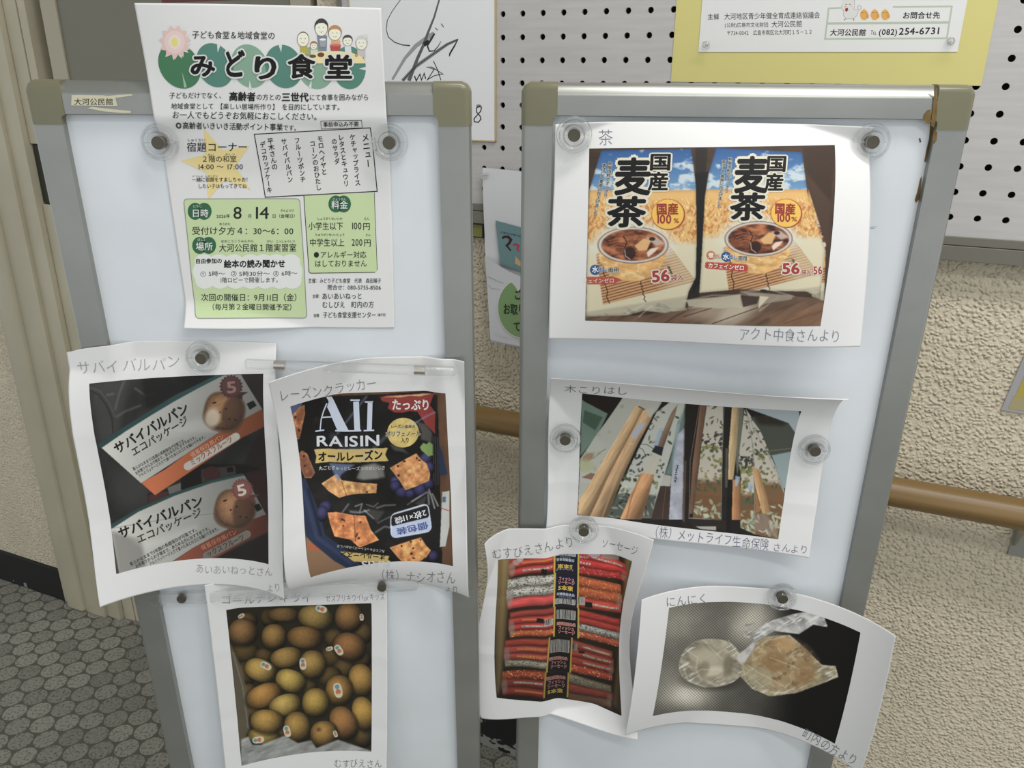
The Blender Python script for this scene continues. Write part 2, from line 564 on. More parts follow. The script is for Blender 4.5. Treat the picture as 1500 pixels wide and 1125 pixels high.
for (a, b_, d, e) in ((PEG_L, x0, PEG_B, PEG_T), (x1, PEG_R, PEG_B, PEG_T), (x0, x1, PEG_B, y0), (x0, x1, y1, PEG_T)):
    if b_ - a > 0.5 and e - d > 0.5:
        c.box(a, b_, d, e, -5, 0)
c.build('perforated_panel', M_PEG, parent=peg)
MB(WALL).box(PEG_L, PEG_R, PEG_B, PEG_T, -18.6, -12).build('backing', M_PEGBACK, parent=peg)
c = MB(WALL)
c.box(PEG_L - 8, PEG_R, -181, -170.5, -19.6, 3, .8)
c.box(PEG_L - 8, PEG_R, -200, -181.6, -19.6, 5, .8)
c.box(PEG_L - 8, PEG_L, -181, PEG_T, -19.6, 3, .8)
c.build('metal_trim', M_PEGFRAME, parent=peg)

# handrail
rail = empty('handrail', W(WALL.pt(np.array([400.0, -516.0, -20.0]))))
tag(rail, 'round brown wooden handrail fixed along the cream wall', 'handrail')
c = MB().tube([W(WALL.pt(np.array([q, -516.0, 25.0]))) for q in (-290, 300, 1150)], 0.0205, 28)
smooth_by_angle(c.build('wooden_rail', M_WOOD, parent=rail), 50)
for q in (-240, 250, 772):
    c = MB(WALL)
    c.plate([(q - 18, -540), (q + 18, -540), (q + 18, -600), (q - 18, -600)], -19.6, -17, 0.8)
    c.box(q - 16, q + 16, -541, -536, -19.6, 34, 0.6)
    c.add([(q - 16, -541, -18), (q - 16, -541, 30), (q - 16, -586, -18), (q - 13, -541, -18), (q - 13, -541, 30), (q - 13, -586, -18)],
          [(0, 1, 2), (5, 4, 3), (0, 3, 4, 1), (1, 4, 5, 2), (2, 5, 3, 0)])
    c.add([(q + 13, -541, -18), (q + 13, -541, 30), (q + 13, -586, -18), (q + 16, -541, -18), (q + 16, -541, 30), (q + 16, -586, -18)],
          [(0, 1, 2), (5, 4, 3), (0, 3, 4, 1), (1, 4, 5, 2), (2, 5, 3, 0)])
    c.build('bracket', M_STEEL, parent=rail)
# ---------------------------------------------------------------- the two whiteboards


def arc(cx, cy, r, a0, a1, k=6):
    return [(cx + r * math.cos(math.radians(a0 + (a1 - a0) * i / k)), cy + r * math.sin(math.radians(a0 + (a1 - a0) * i / k))) for i in range(k + 1)]


def whiteboard(P, uL, uR, label):
    """uL..uR outer width; the frame is 29 mm wide, its face 8 mm in front of the panel"""
    T, IT = 2.3, -26.6
    iL, iR = uL + 29, uR - 29
    BOT = -905.0
    N0, N1 = -9.0, 7.5
    root = empty('whiteboard', W(P.pt(np.array([(uL + uR) / 2, BOT, 0.0]))))
    tag(root, label, 'whiteboard')
    c = MB(P).box(iL - 6, iR + 6, BOT + 20, IT + 8, -6, 0)
    c.build('white_panel', M_PANEL, parent=root)
    capw, caph = 33.0, 37.5
    prof = [(IT, N0), (IT, N1 - .6), (IT + .6, N1), (T - 11.6, N1), (T - 10.4, N1 - .3), (T - 9.2, N1 - .9), (T - 6.0, N1 - 2.9), (T - 2.6, N1 - 5.6), (T - 1.0, N1 - 8.0), (T - .2, N1 - 11.0), (T, N0)]
    k = len(prof)
    c = MB(P)
    c.add([(u, v, n) for u in (uL + capw, uR - capw) for v, n in prof],
          [(i, (i + 1) % k, k + (i + 1) % k, k + i) for i in range(k)] + [tuple(range(k))[::-1], tuple(range(k, 2 * k))])
    smooth_by_angle(c.build('top_rail', M_ALU, parent=root))
    for sgn, a, b in ((-1, uL, iL), (1, iR, uR)):
        c = MB(P).plate([(a, BOT), (b, BOT), (b, T - caph), (a, T - caph)], N0, N1, 5.0, 5,
                        lambda u, v: (u < uL + 1 or u > uR - 1))
        smooth_by_angle(c.build('side_rail', M_ALU, parent=root))
    for sgn in (-1, 1):
        uo = uL if sgn < 0 else uR
        ui = uo - sgn * 29
        uc = uo - sgn * capw
        d = -sgn                                                     # towards the middle of the board
        r = 8.0
        pts = [(uo, T - caph)] + [(uo + d * (r - r * math.cos(math.radians(t))), T - r + r * math.sin(math.radians(t))) for t in (0, 18, 36, 54, 72, 90)]
        pts += [(uc, T), (uc, IT), (uc - 0 * d, IT)]
        fil = 4.0
        pts = pts[:-1]
        pts += [(ui + d * (fil - fil * math.sin(math.radians(t))), IT - (fil - fil * math.cos(math.radians(t)))) for t in (0, 30, 60, 90)]
        pts += [(ui, T - caph)]
        pts = [(uo + (u - uo) * 1.0 + sgn * (0.6 if abs(u - uo) < .01 else 0), v + (0.6 if v > T - .01 else 0)) for u, v in pts]
        if sgn < 0: pts = pts[::-1]
        c = MB(P).plate(pts, N0 - .6, N1 + .7, 6.5, 6, lambda u, v: (abs(u - uo) < 8.5 and v > T - caph + .5 and (abs(u - uo) < 1.5 or v > T - 8.5)) or v > T)
        smooth_by_angle(c.build('corner_cap', M_CAP, parent=root), 30)
    c = MB(P).plate([(uL, BOT - 29), (uR, BOT - 29), (uR, BOT), (uL, BOT)], N0, N1, 5, 4, lambda u, v: v < BOT - 28)
    smooth_by_angle(c.build('bottom_rail', M_ALU, parent=root))
    for a, b in ((uL + 4, iL - 4), (iR + 4, uR - 4)):
        mid = P.pt(np.array([[(a + b) / 2, BOT - 29, -1.0]]))[0]
        low = np.array([mid[0], mid[1] + 4, Z0 + 26])
        c = MB().tube([W(mid), W(low)], 0.0105, 14)
        c.build('leg', M_ALU, parent=root, smooth=True)
        f = W(low)
        g = MB()
        g.tube([f + np.array([0, -.075, -.006]), f + np.array([0, .09, -.006])], .011, 14)
        for e in (-.07, .085):
            g.tube([f + np.array([0, e, -.012]), f + np.array([0, e, -.0258])], .013, 14)
        g.build('foot', M_ALU, parent=root, smooth=True)
    return root


board_l = whiteboard(BL, -438.4, -39.6, 'left white magnetic board with grey frame, name sticker on its top rail and flyer')
board_r = whiteboard(BR, 7.4, 410.5, 'right white magnetic board with grey frame and rusty top right corner')

# rust at the right board's corner, pen marks on its panel
def stain(pts, n, P, root, name='rust_stain', off=0.0):
    q = P.uv(pts, n)
    c = MB(P)
    c.add([(a, b, n) for a, b in q], [tuple(range(len(q)))])
    c.build(name, M_RUST, parent=root)


add_noise_color(M_RUST, (0.075, 0.04, 0.008), (0.21, 0.135, 0.04), 70, 4, .3, .7)
stain([(1368, 124), (1371, 124), (1373, 150), (1372, 172), (1368, 187), (1364, 184), (1366, 160), (1368, 140)], 8.45, BR, board_r)
stain([(1361, 183), (1352, 176), (1353, 168), (1358, 162), (1363, 160), (1364, 172)], 7.75, BR, board_r)
stain([(1369, 190), (1373, 194), (1372, 206), (1368, 211), (1366, 204), (1367, 196)], 7.75, BR, board_r)
stain([(1363, 178), (1368, 184), (1366, 200), (1360, 222), (1356, 238), (1354, 236), (1357, 220), (1361, 203)], .5, BR, board_r, 'rust_streak')
stain([(1348, 262), (1350.5, 258), (1349, 275), (1346, 292), (1342, 297), (1340, 293), (1344, 280)], .5, BR, board_r, 'rust_streak')
stain([(1346, 203), (1348, 202), (1349.5, 208), (1347.5, 209)], .5, BR, board_r, 'rust_speck')
# ---------------------------------------------------------------- sheets of paper: A4 pages that curl off the boards
PW = [(0, 0), (1, 0), (0, 1), (2, 0), (1, 1), (0, 2), (3, 0), (2, 1), (1, 2), (0, 3), (2, 2), (0, 4), (1, 3), (3, 1)]
GLX, GLW = np.polynomial.legendre.leggauss(6)
SHEETS = {   # board, width, height, [u0, v0, turn, curl polynomial]
    'flyer': ('L', 210, 297, [-220.3041, -84.0662, -0.0093, -0.2514, -3.8602, -19.2877, -4.5288, -6.2306, -0.9836, 1.7457, -2.3777, -3.1479, 7.3081, 0.9786, 2.1763, 0.7078, -0.9918]),
    'bread': ('L', 210, 297, [-349.8111, -386.9034, -0.0347, 5.4393, -6.9419, -7.3785, 17.3093, -2.5158, 6.2401, 0.6193, 9.9668, 1.6357, 6.6343, -0.3044, -4.0662, -2.3121, 0.6795]),
    'raisin': ('L', 210, 297, [-147.499, -405.5115, 0.0053, -8.8951, -11.7061, 26.7082, 32.4998, 7.9081, 15.6205, 3.5223, -3.5901, 0.1806, -14.5455, -1.5075, -6.2432, 1.717, -2.3684]),
    'kiwi': ('L', 210, 297, [-252.2474, -684.7131, -0.0267, 0.1873, 3.2285, 9.5107, 14.5374, 4.8372, 1.3318, 0.0474, -0.2843, -0.0858, -0.0949, 0.4058, -0.0229, 0.3376, 0.2033]),
    'tea': ('R', 297, 210, [184.0556, -128.5774, 0.0202, 50.7521, 4.0046, 6.603, -10.2671, 3.7947, -18.0514, -0.7476, 6.7569, 0.1123, 3.5048, 2.1377, -0.5258, 2.3162, -1.4823]),
    'chopsticks': ('R', 297, 210, [184.8251, -373.7679, -0.0364, 7.3006, 1.4972, -8.9004, -5.7838, 10.3915, 14.5033, 3.23, 0.103, 1.2956, -6.8651, 0.8029, 5.06, -7.1158, 2.3403]),
    'sausage': ('R', 210, 297, [58.7291, -611.5681, -0.0132, -38.1757, 19.6398, -7.9915, 38.1406, 12.9391, 19.9979, -3.2074, -16.5953, -1.6798, 5.6429, -12.0472, -0.4176, -1.6677, 2.3678]),
    'garlic': ('R', 297, 210, [288.242, -645.1331, -0.0164, 9.7685, 7.3417, -0.7447, 23.603, -1.105, -5.1065, 0.9768, -1.4268, 1.6866, -0.2979, -0.5086, -0.1252, 0.0079, 0.2513]),
}
FOLDS = {'bread': [('t', 103, .5), ('t', 203, -.45)], 'kiwi': [('t', 97, .5), ('t', 199, -.5)], 'sausage': [('t', 100, -.8), ('t', 190, .8)],
         'chopsticks': [('t', 150, .9)], 'raisin': [('t', 99, .5), ('t', 198, -.5)], 'garlic': [('s', 99, .35), ('s', 198, -.4)]}


def poly_terms(a, b, deg):
    return np.stack([a ** i * b ** j for i in range(deg + 1) for j in range(deg + 1 - i)], -1)


class Page:
    """a page drawn in image pixels, carried through the camera onto the curled page"""
    def __init__(s, key=None, plane=None, quad=None):
        s.V, s.F, s.C, s.nv = [], [], [], 0
        s.key = key
        if key:
            bname, s.w, s.h, s.x = SHEETS[key]
            s.P = BL if bname == 'L' else BR
            s.over = {'raisin': .6, 'sausage': 4.0, 'garlic': 5.0}.get(key, 0.0)
            a, b = np.meshgrid(np.linspace(-4, s.w + 4, 45), np.linspace(-4, s.h + 4, 45))
            d = project(s.P.pt(s.surf(a, b, False))).reshape(-1, 2)  # page points projected by the camera; drawn positions are image pixels
            a, b = a.ravel(), b.ravel()
            s.c0, s.sc = d.mean(0), np.abs(d - d.mean(0)).max()
            s.inv = np.linalg.lstsq(poly_terms(*((d - s.c0) / s.sc).T, 7), np.stack([a, b], -1), rcond=None)[0]
            s.fwd = np.linalg.lstsq(poly_terms(a / s.w * 2 - 1, b / s.h * 2 - 1, 7), d, rcond=None)[0]
        else:
            s.P, s.fine = plane, 1e9

    def surf(s, S, T, folds=True):
        u0, v0, al = s.x[:3]; c = s.x[3:]
        a, b = (S - s.w / 2) / 100, (T - s.h / 2) / 100

        def nf(a, b):
            pa, pb = [1.0, a, a * a, a * a * a], [1.0, b, b * b, b * b * b, b * b * b * b]
            n = ns = nt = 0
            for (i, j), k in zip(PW, c):
                n = n + k * pa[i] * pb[j]
                if i: ns = ns + k * i * pa[i - 1] * pb[j]
                if j: nt = nt + k * j * pa[i] * pb[j - 1]
            return n, ns, nt
        n = nf(a, b)[0]; ss = 0; tt = 0
        for g, wt in zip(GLX, GLW):
            q = (g + 1) / 2
            ss = ss + wt / 2 * a * (1 - np.sqrt(np.maximum(1 - (nf(a * q, b)[1] / 100) ** 2, .05)))
            tt = tt + wt / 2 * b * (1 - np.sqrt(np.maximum(1 - (nf(a, b * q)[2] / 100) ** 2, .05)))
        X, Y = (a - ss) * 100, -(b - tt) * 100
        ca, sa = math.cos(al), math.sin(al)
        # the page rests on the panel and on the raised lip of the frame
        u, v = u0 + ca * X - sa * Y, v0 + sa * X + ca * Y
        iL, iR = (-409.4, -68.6) if s.P is BL else (36.4, 381.5)
        st = lambda q: np.clip(q, 0, 1) ** 2 * (3 - 2 * np.clip(q, 0, 1))
        lip = np.maximum(np.maximum(st((v + 52) / 26), st((iL + 26 - u) / 26)), st((u - iR + 26) / 26))
        need = 1.0 + s.over + 9.0 * lip
        n = .5 * (n + need + np.sqrt((n - need) ** 2 + 2.0))
        if folds:
            for ax, at, am in FOLDS.get(s.key, []):
                n = n + am * np.maximum(0, 1 - np.abs((S if ax == 's' else T) - at) / 14.0)
        ca, sa = math.cos(al), math.sin(al)
        return np.stack([u0 + ca * X - sa * Y, v0 + sa * X + ca * Y, n + 0 * X], -1)

    def place(s, S, T, lift):
        """page millimetres + height above the page -> scene metres"""
        S, T = np.asarray(S, float), np.asarray(T, float)
        p = s.P.pt(s.surf(S, T))
        e = .5
        nn = np.cross(s.P.pt(s.surf(S, T + e)) - s.P.pt(s.surf(S, T - e)), s.P.pt(s.surf(S + e, T)) - s.P.pt(s.surf(S - e, T)))
        nn /= np.linalg.norm(nn, axis=-1, keepdims=True)
        return W(p + nn * np.asarray(lift)[..., None])

    def to_page(s, d):
        return poly_terms(*((np.asarray(d, float) - s.c0) / s.sc).T, 7) @ s.inv

    def to_draw(s, S, T):
        return poly_terms(S / s.w * 2 - 1, T / s.h * 2 - 1, 7) @ s.fwd

    def paper(s, name, nx=None, ny=None):
        nx, ny = int(s.w / 1.6), int(s.h / 1.6)
        S, T = np.meshgrid(np.linspace(0, s.w, nx), np.linspace(0, s.h, ny))
        f = s.place(S.ravel(), T.ravel(), np.zeros(nx * ny))
        k = s.place(S.ravel(), T.ravel(), np.full(nx * ny, -.22))
        V = np.concatenate([f, k]); n = nx * ny
        F = []
        for j in range(ny - 1):
            for i in range(nx - 1):
                q = j * nx + i
                F.append((q, q + nx, q + nx + 1, q + 1)); F.append((n + q, n + q + 1, n + q + nx + 1, n + q + nx))
        rim = [i for i in range(nx)] + [j * nx + nx - 1 for j in range(1, ny)] + [(ny - 1) * nx + i for i in range(nx - 2, -1, -1)] + [j * nx for j in range(ny - 2, 0, -1)]
        for a, b in zip(rim, rim[1:] + rim[:1]):
            F.append((a, b, n + b, n + a))
        s.obj = make(name, V, F, M_PAPER, loc=s.place(np.array([s.w / 2]), np.array([0.0]), np.array([0.0]))[0], smooth=True)
        me = s.obj.data
        return s.obj

    # ---- ink (image pixels in, coloured triangles on the page out)
    def shape(s, pts, faces, color, layer, maxlen=None):
        pts = np.asarray(pts, float)
        if maxlen is None: maxlen = 7.0 if s.key else s.fine
        pts, faces = refine(pts, faces, maxlen)
        s.V.append((pts, layer)); s.F += [tuple(i + s.nv for i in f) for f in faces]
        s.C.append(np.repeat(ink(color)[None], len(pts), 0)); s.nv += len(pts)

    def poly(s, pts, color, layer=1):
        pts = [tuple(p) for p in pts]
        tris = tessellate(pts)
        s.shape(pts, tris, color, layer)

    def ell(s, cx, cy, rx, ry, color, layer=1, ang=0.0, shear=0.0, k=28):
        ca, sa = math.cos(ang), math.sin(ang)
        pts = []
        for i in range(k):
            x, y = rx * math.cos(2 * math.pi * i / k), ry * math.sin(2 * math.pi * i / k)
            pts.append((cx + ca * x - sa * y + shear * y, cy + sa * x + ca * y))
        s.poly(pts, color, layer)

    def line(s, pts, wd, color, layer=1, closed=False):
        """stroke; wd may taper: number or list"""
        pts = [np.array(p, float) for p in pts]
        if closed: pts = pts + [pts[0]]
        n = len(pts)
        V = []
        for i, p in enumerate(pts):
            if closed and i in (0, n - 1):
                d1 = pts[0] - pts[-2]; d2 = pts[1] - pts[0]
            else:
                d1 = p - pts[i - 1] if i else pts[1] - p
                d2 = pts[i + 1] - p if i < n - 1 else d1
            d1 = d1 / (np.linalg.norm(d1) + 1e-9); d2 = d2 / (np.linalg.norm(d2) + 1e-9)
            t = d1 + d2; t = t / (np.linalg.norm(t) + 1e-9)
            nn = np.array([-t[1], t[0]]) / max(.45, float(t @ d1))
            hw = (wd[i] if isinstance(wd, (list, tuple)) else wd) / 2
            V += [p + nn * hw, p - nn * hw]
        s.shape(V, [(2 * i, 2 * i + 1, 2 * i + 3, 2 * i + 2) for i in range(n - 1)], color, layer)

    def text(s, t, p0, p1, h, color=(25, 25, 25), bold=0.0, layer=3, slant=0.0, halo=None, jit=0.0, rnd=None, up=None):
        """a line of text whose baseline runs from p0 to p1"""
        p0, p1 = np.array(p0, float), np.array(p1, float)
        d = p1 - p0; L = np.linalg.norm(d); d = d / L
        upv = np.array([d[1], -d[0]]) if up is None else np.array(up, float) / np.linalg.norm(up)
        adv = [advance(c) for c in t]
        k = L / max(1e-6, sum(adv))
        x = 0.0
        for c, a in zip(t, adv):
            jx = jy = 0.0; ja = 0.0
            if jit and rnd: jx, jy, ja = rnd.uniform(-jit, jit) * .3, rnd.uniform(-jit, jit), rnd.uniform(-jit, jit) * .012
            org = p0 + d * (x * k + jx) + upv * jy
            dx, uy = d * k, upv * h
            if ja: dx, uy = dx + upv * k * ja * 5, uy - d * h * ja * 5
            if slant: uy = uy + d * h * slant
            s.glyph(c, org, dx, uy, color, bold, layer, halo)
            x += a

    def vtext(s, t, p0, p1, wd, color=(25, 25, 25), bold=0.0, layer=3, halo=None, squeeze=1.0):
        """a vertical line from the top centre p0 to the bottom centre p1"""
        p0, p1 = np.array(p0, float), np.array(p1, float)
        d = p1 - p0; L = np.linalg.norm(d); d = d / L
        r = np.array([-d[1], d[0]]) * -1
        if r[0] < 0: r = -r
        step = L / len(t)
        for i, c in enumerate(t):
            em = min(step * squeeze, wd * 1.15)
            if c in 'ー～':
                org = p0 + d * (step * i + step * .02) - r * (wd * .38)
                s.glyph(c, org, d * em, r * wd, color, bold, layer, halo)
                continue
            q = p0 + d * (step * (i + .5) + em * .38)
            sm = c in 'ャュョッァィェャュっゃゅょ'
            org = q - r * wd / 2 + (r * wd * .1 - d * em * .1 if sm else 0)
            s.glyph(c, org, r * wd, -d * em, color, bold, layer, halo)

    def glyph(s, c, org, dx, uy, color, bold, layer, halo):
        if c in ' \u3000': return
        if halo:
            s.stamp(c, bold + halo[1], lambda V: org + V[:, :1] * dx + V[:, 1:] * uy, halo[0], layer - 1)
        s.stamp(c, bold, lambda V: org + V[:, :1] * dx + V[:, 1:] * uy, color, layer)

    def stamp(s, c, bold, fn, color, layer):
        """a glyph; heavy weights are built from shifted impressions"""
        V, F = glyph_mesh(c, min(bold, 0.0))
        if not len(V): return
        if bold <= 0: return s.shape(fn(V), F, color, layer)
        r = bold
        k = 3 if r < .015 else 6 if r < .045 else 10
        for i in range(k):
            a = 2 * math.pi * (i + .25) / k
            s.shape(fn(V + np.array([r * math.cos(a), r * math.sin(a)])), F, color, layer + i * .02)
        if r > .05: s.shape(fn(V), F, color, layer)

    def char(s, c, x0, y0, x1, y1, color=(15, 15, 15), bold=0.03, layer=4, halo=None, shear=0.0):
        """one character stretched to a box"""
        V, F = glyph_mesh(c, 0.0)
        lo, hi = V.min(0) - max(0, bold), V.max(0) + max(0, bold)
        kx, ky = (x1 - x0) / (hi[0] - lo[0]), (y1 - y0) / (hi[1] - lo[1])
        for (cc, bb, ly) in ([(halo[0], bold + halo[1], layer - 1)] if halo else []) + [(color, bold, layer)]:
            def fn(V):
                X = x0 + (V[:, 0] - lo[0]) * kx
                Y = y1 - (V[:, 1] - lo[1]) * ky
                return np.stack([X + shear * (Y - (y0 + y1) / 2), Y], 1)
            s.stamp(c, bb, fn, cc, ly)

    def flush(s, name, base=.16, step=.05, parent=None):
        if not s.V: return None
        D = np.concatenate([p for p, _ in s.V])
        H = np.concatenate([np.full(len(p), base + step * ly) for p, ly in s.V])
        if s.key:
            q = s.to_page(D)
            V = s.place(q[:, 0], q[:, 1], H)
        else:
            V = W(s.P.pt(np.column_stack([s.P.uv(D, s.off), s.off + H])))
        o = make(name, V, s.F, M_INK, parent=parent or s.obj)
        a = o.data.attributes.new('ink', 'FLOAT_COLOR', 'POINT')
        C = np.concatenate(s.C)
        a.data.foreach_set('color', np.column_stack([C, np.ones(len(C))]).astype(np.float32).ravel())
        s.V, s.F, s.C, s.nv = [], [], [], 0
        return o

    def photo(s, name, pic, corners, step=.45, lift=.12, parent=None):
        """the printed picture: corners in image pixels (TL, TR, BR, BL)"""
        q = s.to_page(np.array(corners, float))
        nx = int(max(np.linalg.norm(q[1] - q[0]), np.linalg.norm(q[2] - q[3])) / step)
        ny = int(max(np.linalg.norm(q[3] - q[0]), np.linalg.norm(q[2] - q[1])) / step)
        a, b = np.meshgrid(np.linspace(0, 1, nx), np.linspace(0, 1, ny))
        a, b = a.ravel()[:, None], b.ravel()[:, None]
        st = (q[0] * (1 - a) + q[1] * a) * (1 - b) + (q[3] * (1 - a) + q[2] * a) * b
        V = s.place(st[:, 0], st[:, 1], np.full(len(st), lift))
        C = ink(pic.sample(s.to_draw(st[:, 0], st[:, 1])))
        i, j = np.meshgrid(np.arange(nx - 1), np.arange(ny - 1))
        k = (j * nx + i).ravel()
        F = np.stack([k, k + nx, k + nx + 1, k + 1], 1)
        me = bpy.data.meshes.new(name)
        loc = np.array(s.obj.location)
        me.vertices.add(len(V)); me.vertices.foreach_set('co', (V - loc).astype(np.float32).ravel())
        me.loops.add(F.size); me.loops.foreach_set('vertex_index', F.astype(np.int32).ravel())
        me.polygons.add(len(F)); me.polygons.foreach_set('loop_start', np.arange(0, F.size, 4, dtype=np.int32))
        me.polygons.foreach_set('loop_total', np.full(len(F), 4, dtype=np.int32))
        me.polygons.foreach_set('use_smooth', np.ones(len(F), dtype=bool))
        me.update()
        at = me.attributes.new('ink', 'FLOAT_COLOR', 'POINT')
        at.data.foreach_set('color', np.column_stack([C, np.ones(len(C))]).astype(np.float32).ravel())
        me.materials.append(M_INK)
        o = bpy.data.objects.new(name, me)
        COL.objects.link(o); o.parent = s.obj
        return o


INK_GAIN = 1.12


def ink(c):
    r = srgb(c) * INK_GAIN
    g = (r @ np.array([.2126, .7152, .0722]))[..., None]
    return np.clip(g + (r - g) * .88 + .002, 0.004, 0.82)


def tessellate(pts):
    from mathutils.geometry import tessellate_polygon
    return [tuple(t) for t in tessellate_polygon([[Vector((p[0], p[1], 0)) for p in pts]])]


def refine(P, F, maxlen):
    if len(P) == 0: return P, F
    if np.ptp(P, axis=0).max() <= maxlen: return P, F
    bm = bmesh.new()
    vs = [bm.verts.new((p[0], p[1], 0)) for p in P]
    for f in F:
        try: bm.faces.new([vs[i] for i in f])
        except ValueError: pass
    for _ in range(7):
        es = [e for e in bm.edges if e.calc_length() > maxlen]
        if not es: break
        bmesh.ops.subdivide_edges(bm, edges=es, cuts=1)
        bmesh.ops.triangulate(bm, faces=[f for f in bm.faces if len(f.verts) > 4])
    bm.verts.index_update()
    P2 = np.array([v.co[:2] for v in bm.verts]); F2 = [tuple(v.index for v in f.verts) for f in bm.faces]
    bm.free()
    return P2, F2


GLYPHS = {}


def glyph_mesh(c, bold):
    k = (c, round(bold, 4))
    if k in GLYPHS: return GLYPHS[k]
    cu = bpy.data.curves.new('glyph', 'FONT')
    cu.body = c; cu.size = 1.0; cu.offset = bold; cu.resolution_u = 3
    ob = bpy.data.objects.new('glyph', cu)
    COL.objects.link(ob)
    dg = bpy.context.evaluated_depsgraph_get()
    me = bpy.data.meshes.new_from_object(ob.evaluated_get(dg), depsgraph=dg)
    V = np.array([v.co[:2] for v in me.vertices]).reshape(-1, 2)
    F = [tuple(p.vertices) for p in me.polygons]
    bpy.data.objects.remove(ob); bpy.data.curves.remove(cu); bpy.data.meshes.remove(me)
    GLYPHS[k] = (V, F)
    return GLYPHS[k]




def advance(c):
    if c in ' ': return .3
    if ord(c) > 0x2000: return 1.0
    V, F = glyph_mesh(c, 0.0)
    return float(V[:, 0].max()) + .08 if len(V) else .4


class Zoom:
    """coordinates read off an enlargement: origin and scale"""
    def __init__(s, x, y, k): s.x, s.y, s.k = x, y, k
    def __call__(s, *p):
        if len(p) == 2 and not hasattr(p[0], '__len__'): return (s.x + p[0] / s.k, s.y + p[1] / s.k)
        return [(s.x + a / s.k, s.y + b / s.k) for a, b in p]


